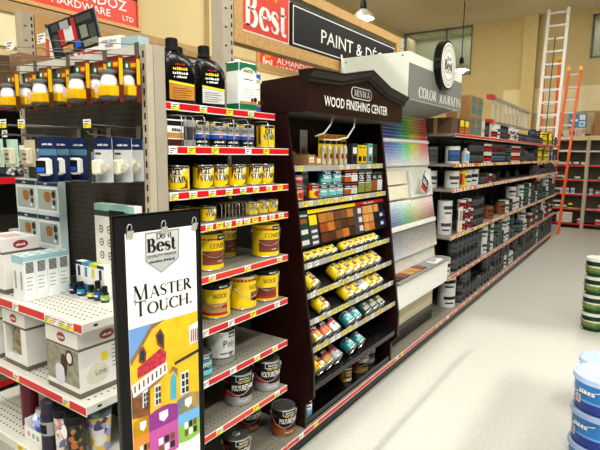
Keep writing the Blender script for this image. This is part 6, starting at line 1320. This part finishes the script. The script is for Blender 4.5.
# ------------------------------------------------------------------ ladders standing at the far end of the run
def ladder(name, label, foot, head, w, rail, mrail, mrung, rungs, tip=None, ox=(1, 0, 0)):
    t = thing(name, label, 'ladder', foot); A_ = Vector(head) - Vector(foot); L = A_.length; d = A_.normalized(); s_ = Vector(ox)
    f_ = d.cross(s_).normalized()
    def bar(b, p, q, hw, hd, m=0):
        e = (q - p).normalized(); a = f_ * hd
        c = e.cross(f_).normalized() * hw
        b.hexa([p - c - a, p + c - a, p + c + a, p - c + a], [q - c - a, q + c - a, q + c + a, q - c + a], m)
    for sg in (-1, 1):
        o_ = s_ * (sg * w / 2); b = MB(); bar(b, o_, o_ + d * L, rail, .04); obj('side_rail', b, mrail, t)
        if tip: b = MB(); bar(b, o_ + d * L, o_ + d * (L + .09), rail * 1.25, .05); obj('rail_cap', b, tip, t)
    b0 = None
    for k in range(rungs):
        z = L * (k + .7) / rungs; me = MB(); bar(me, -s_ * (w / 2 - rail), -s_ * (w / 2 - rail) + s_ * (w - 2 * rail), .022, .03)
        if b0 is None: b0 = me.mesh('rung', mrung)
        obj('rung', b0, None, t, loc=d * z)
    return t
al = ladder('extension_ladder', 'tall white aluminium extension ladder standing at the end of the paint shelving', (-2.13, 13.98, 0), (-2.075, 14.35, 5.62), .44, .034, WALU, WALU, 18)
obj('rope', MB().tube([(.03, .3, 4.9), (.01, .2, 3.5), (.0, .14, 2.4), (0, .1, 1.2)], .012, 6), DGREY, al); obj('pulley', MB().lathe([(0, -.02), (.04, -.02), (.04, .02), (0, .02)], 12), DSTEEL, al, loc=(.03, .31, 4.9), rot=(0, R(90), 0))
ladder('orange_ladder', 'orange fibreglass ladder with yellow tips leaning out beside the aisle', (-1.82, 14.3, 0.0), (-1.66, 14.75, 4.15), .27, .03, FIBRE, ALU, 13, YELB)
ladder('orange_ladder', 'orange fibreglass ladder standing behind the white aluminium one', (-2.2, 15.15, 0.0), (-2.3, 15.4, 4.55), .36, .035, FIBRE, ALU, 13, YELB)

# ------------------------------------------------------------------ pendant lamps
def pendant(x, y, z, label):
    t = thing('pendant_lamp', label, 'lamp', (x, y, z))
    obj('cord', MB().tube([(0, 0, .3), (0, 0, ZC - z)], .012, 6), BLACK, t); obj('socket', MB().lathe([(0, .16), (.05, .16), (.06, .2), (.05, .3), (.02, .34), (0, .34)], 16), BLACK, t)
    obj('shade', MB().lathe([(.04, .17), (.06, .16), (.14, .1), (.2, .03), (.205, .0), (.195, .0), (.13, .09), (.04, .155)], 24), P('shade_metal', '#b9b6a8', rough=.35, metal=.5), t)
    obj('bulb', MB().lathe([(0, -.09), (.06, -.075), (.1, -.03), (.105, .02), (.07, .1), (.035, .14), (0, .14)], 18), P('lit_bulb', '#fff3d0', emit=14), t)
    l = bpy.data.objects.new('bulb_glow', bpy.data.lights.new('bulb_glow', 'POINT')); COL.objects.link(l); l.parent = t; l.location = (0, 0, -.2); l.data.energy = 40; l.data.shadow_soft_size = .1; l.data.color = (1, .9, .7)
pendant(-4.50, 8.6, 4.47, 'lit pendant lamp hanging near the PAINT & DÉCOR header')
pendant(-4.25, 13.8, 4.25, 'lit pendant lamp hanging before the high back window')

# ------------------------------------------------------------------ shelving of the next aisle, seen past the pegboard
t = thing('next_aisle_shelves', 'dark shelving of the next aisle with cartons on top, seen past the pegboard', 'shelving', (0, 0, 0))
obj('back_panel', MB().box(-4.495, -4.48, .6, 5.1, 0, 2.44), PEG, t)
for z in (.2, .75, 1.25, 1.8, 2.36):
    o = obj('shelf', MB().box(-4.479, -4.05, .6, 5.1, z - .03, z), SHELF, t); obj('price_rail', MB().box(-4.0499, -4.045, .6, 5.1, z - .05, z - .001), RED, o)
for i in range(5): obj('upright', MB().box(-4.479, -4.45, .6 + i * 1.1, .64 + i * 1.1, .0, 2.44), BEIGE, t)
q = random.Random(9)
for i, y in enumerate([.75, 1.05, 1.42, 1.75, 2.1, 2.5, 2.95, 3.4]):
    m = [CARD, YELB, ORANGE, DCARD, CARD, YELB, DCARD, CARD][i]; n = ['tan', 'yellow', 'orange', 'brown', 'tan taped', 'second yellow', 'dark brown', 'last tan'][i]
    carton('storage_carton', '%s carton on top of the next aisle shelving, number %s along' % (n, ORD[i]), -4.42, -4.08, y, y + .27, 2.361, [.42, .2, .18, .36, .4, .22, .3, .4][i], m)
for s_, z in enumerate((1.8, 1.25, .75)):
    y = .7
    while y < 4.9:
        k = q.choice(['dark quart', 'white quart', 'red and white quart', 'black gallon', 'blue quart']); r = KIN[k][1]
        fput(k, -4.16, y + r, z, '%s on the %s shelf of the next aisle' % (k, ['upper', 'middle', 'lower'][s_]), '%s on the %s shelf of the next aisle' % (k, ['upper', 'middle', 'lower'][s_])); y += 2 * r + q.uniform(.02, .1)
for k, (p, r, h) in KIN.items():
    if k not in used_proto: bpy.data.objects.remove(p)
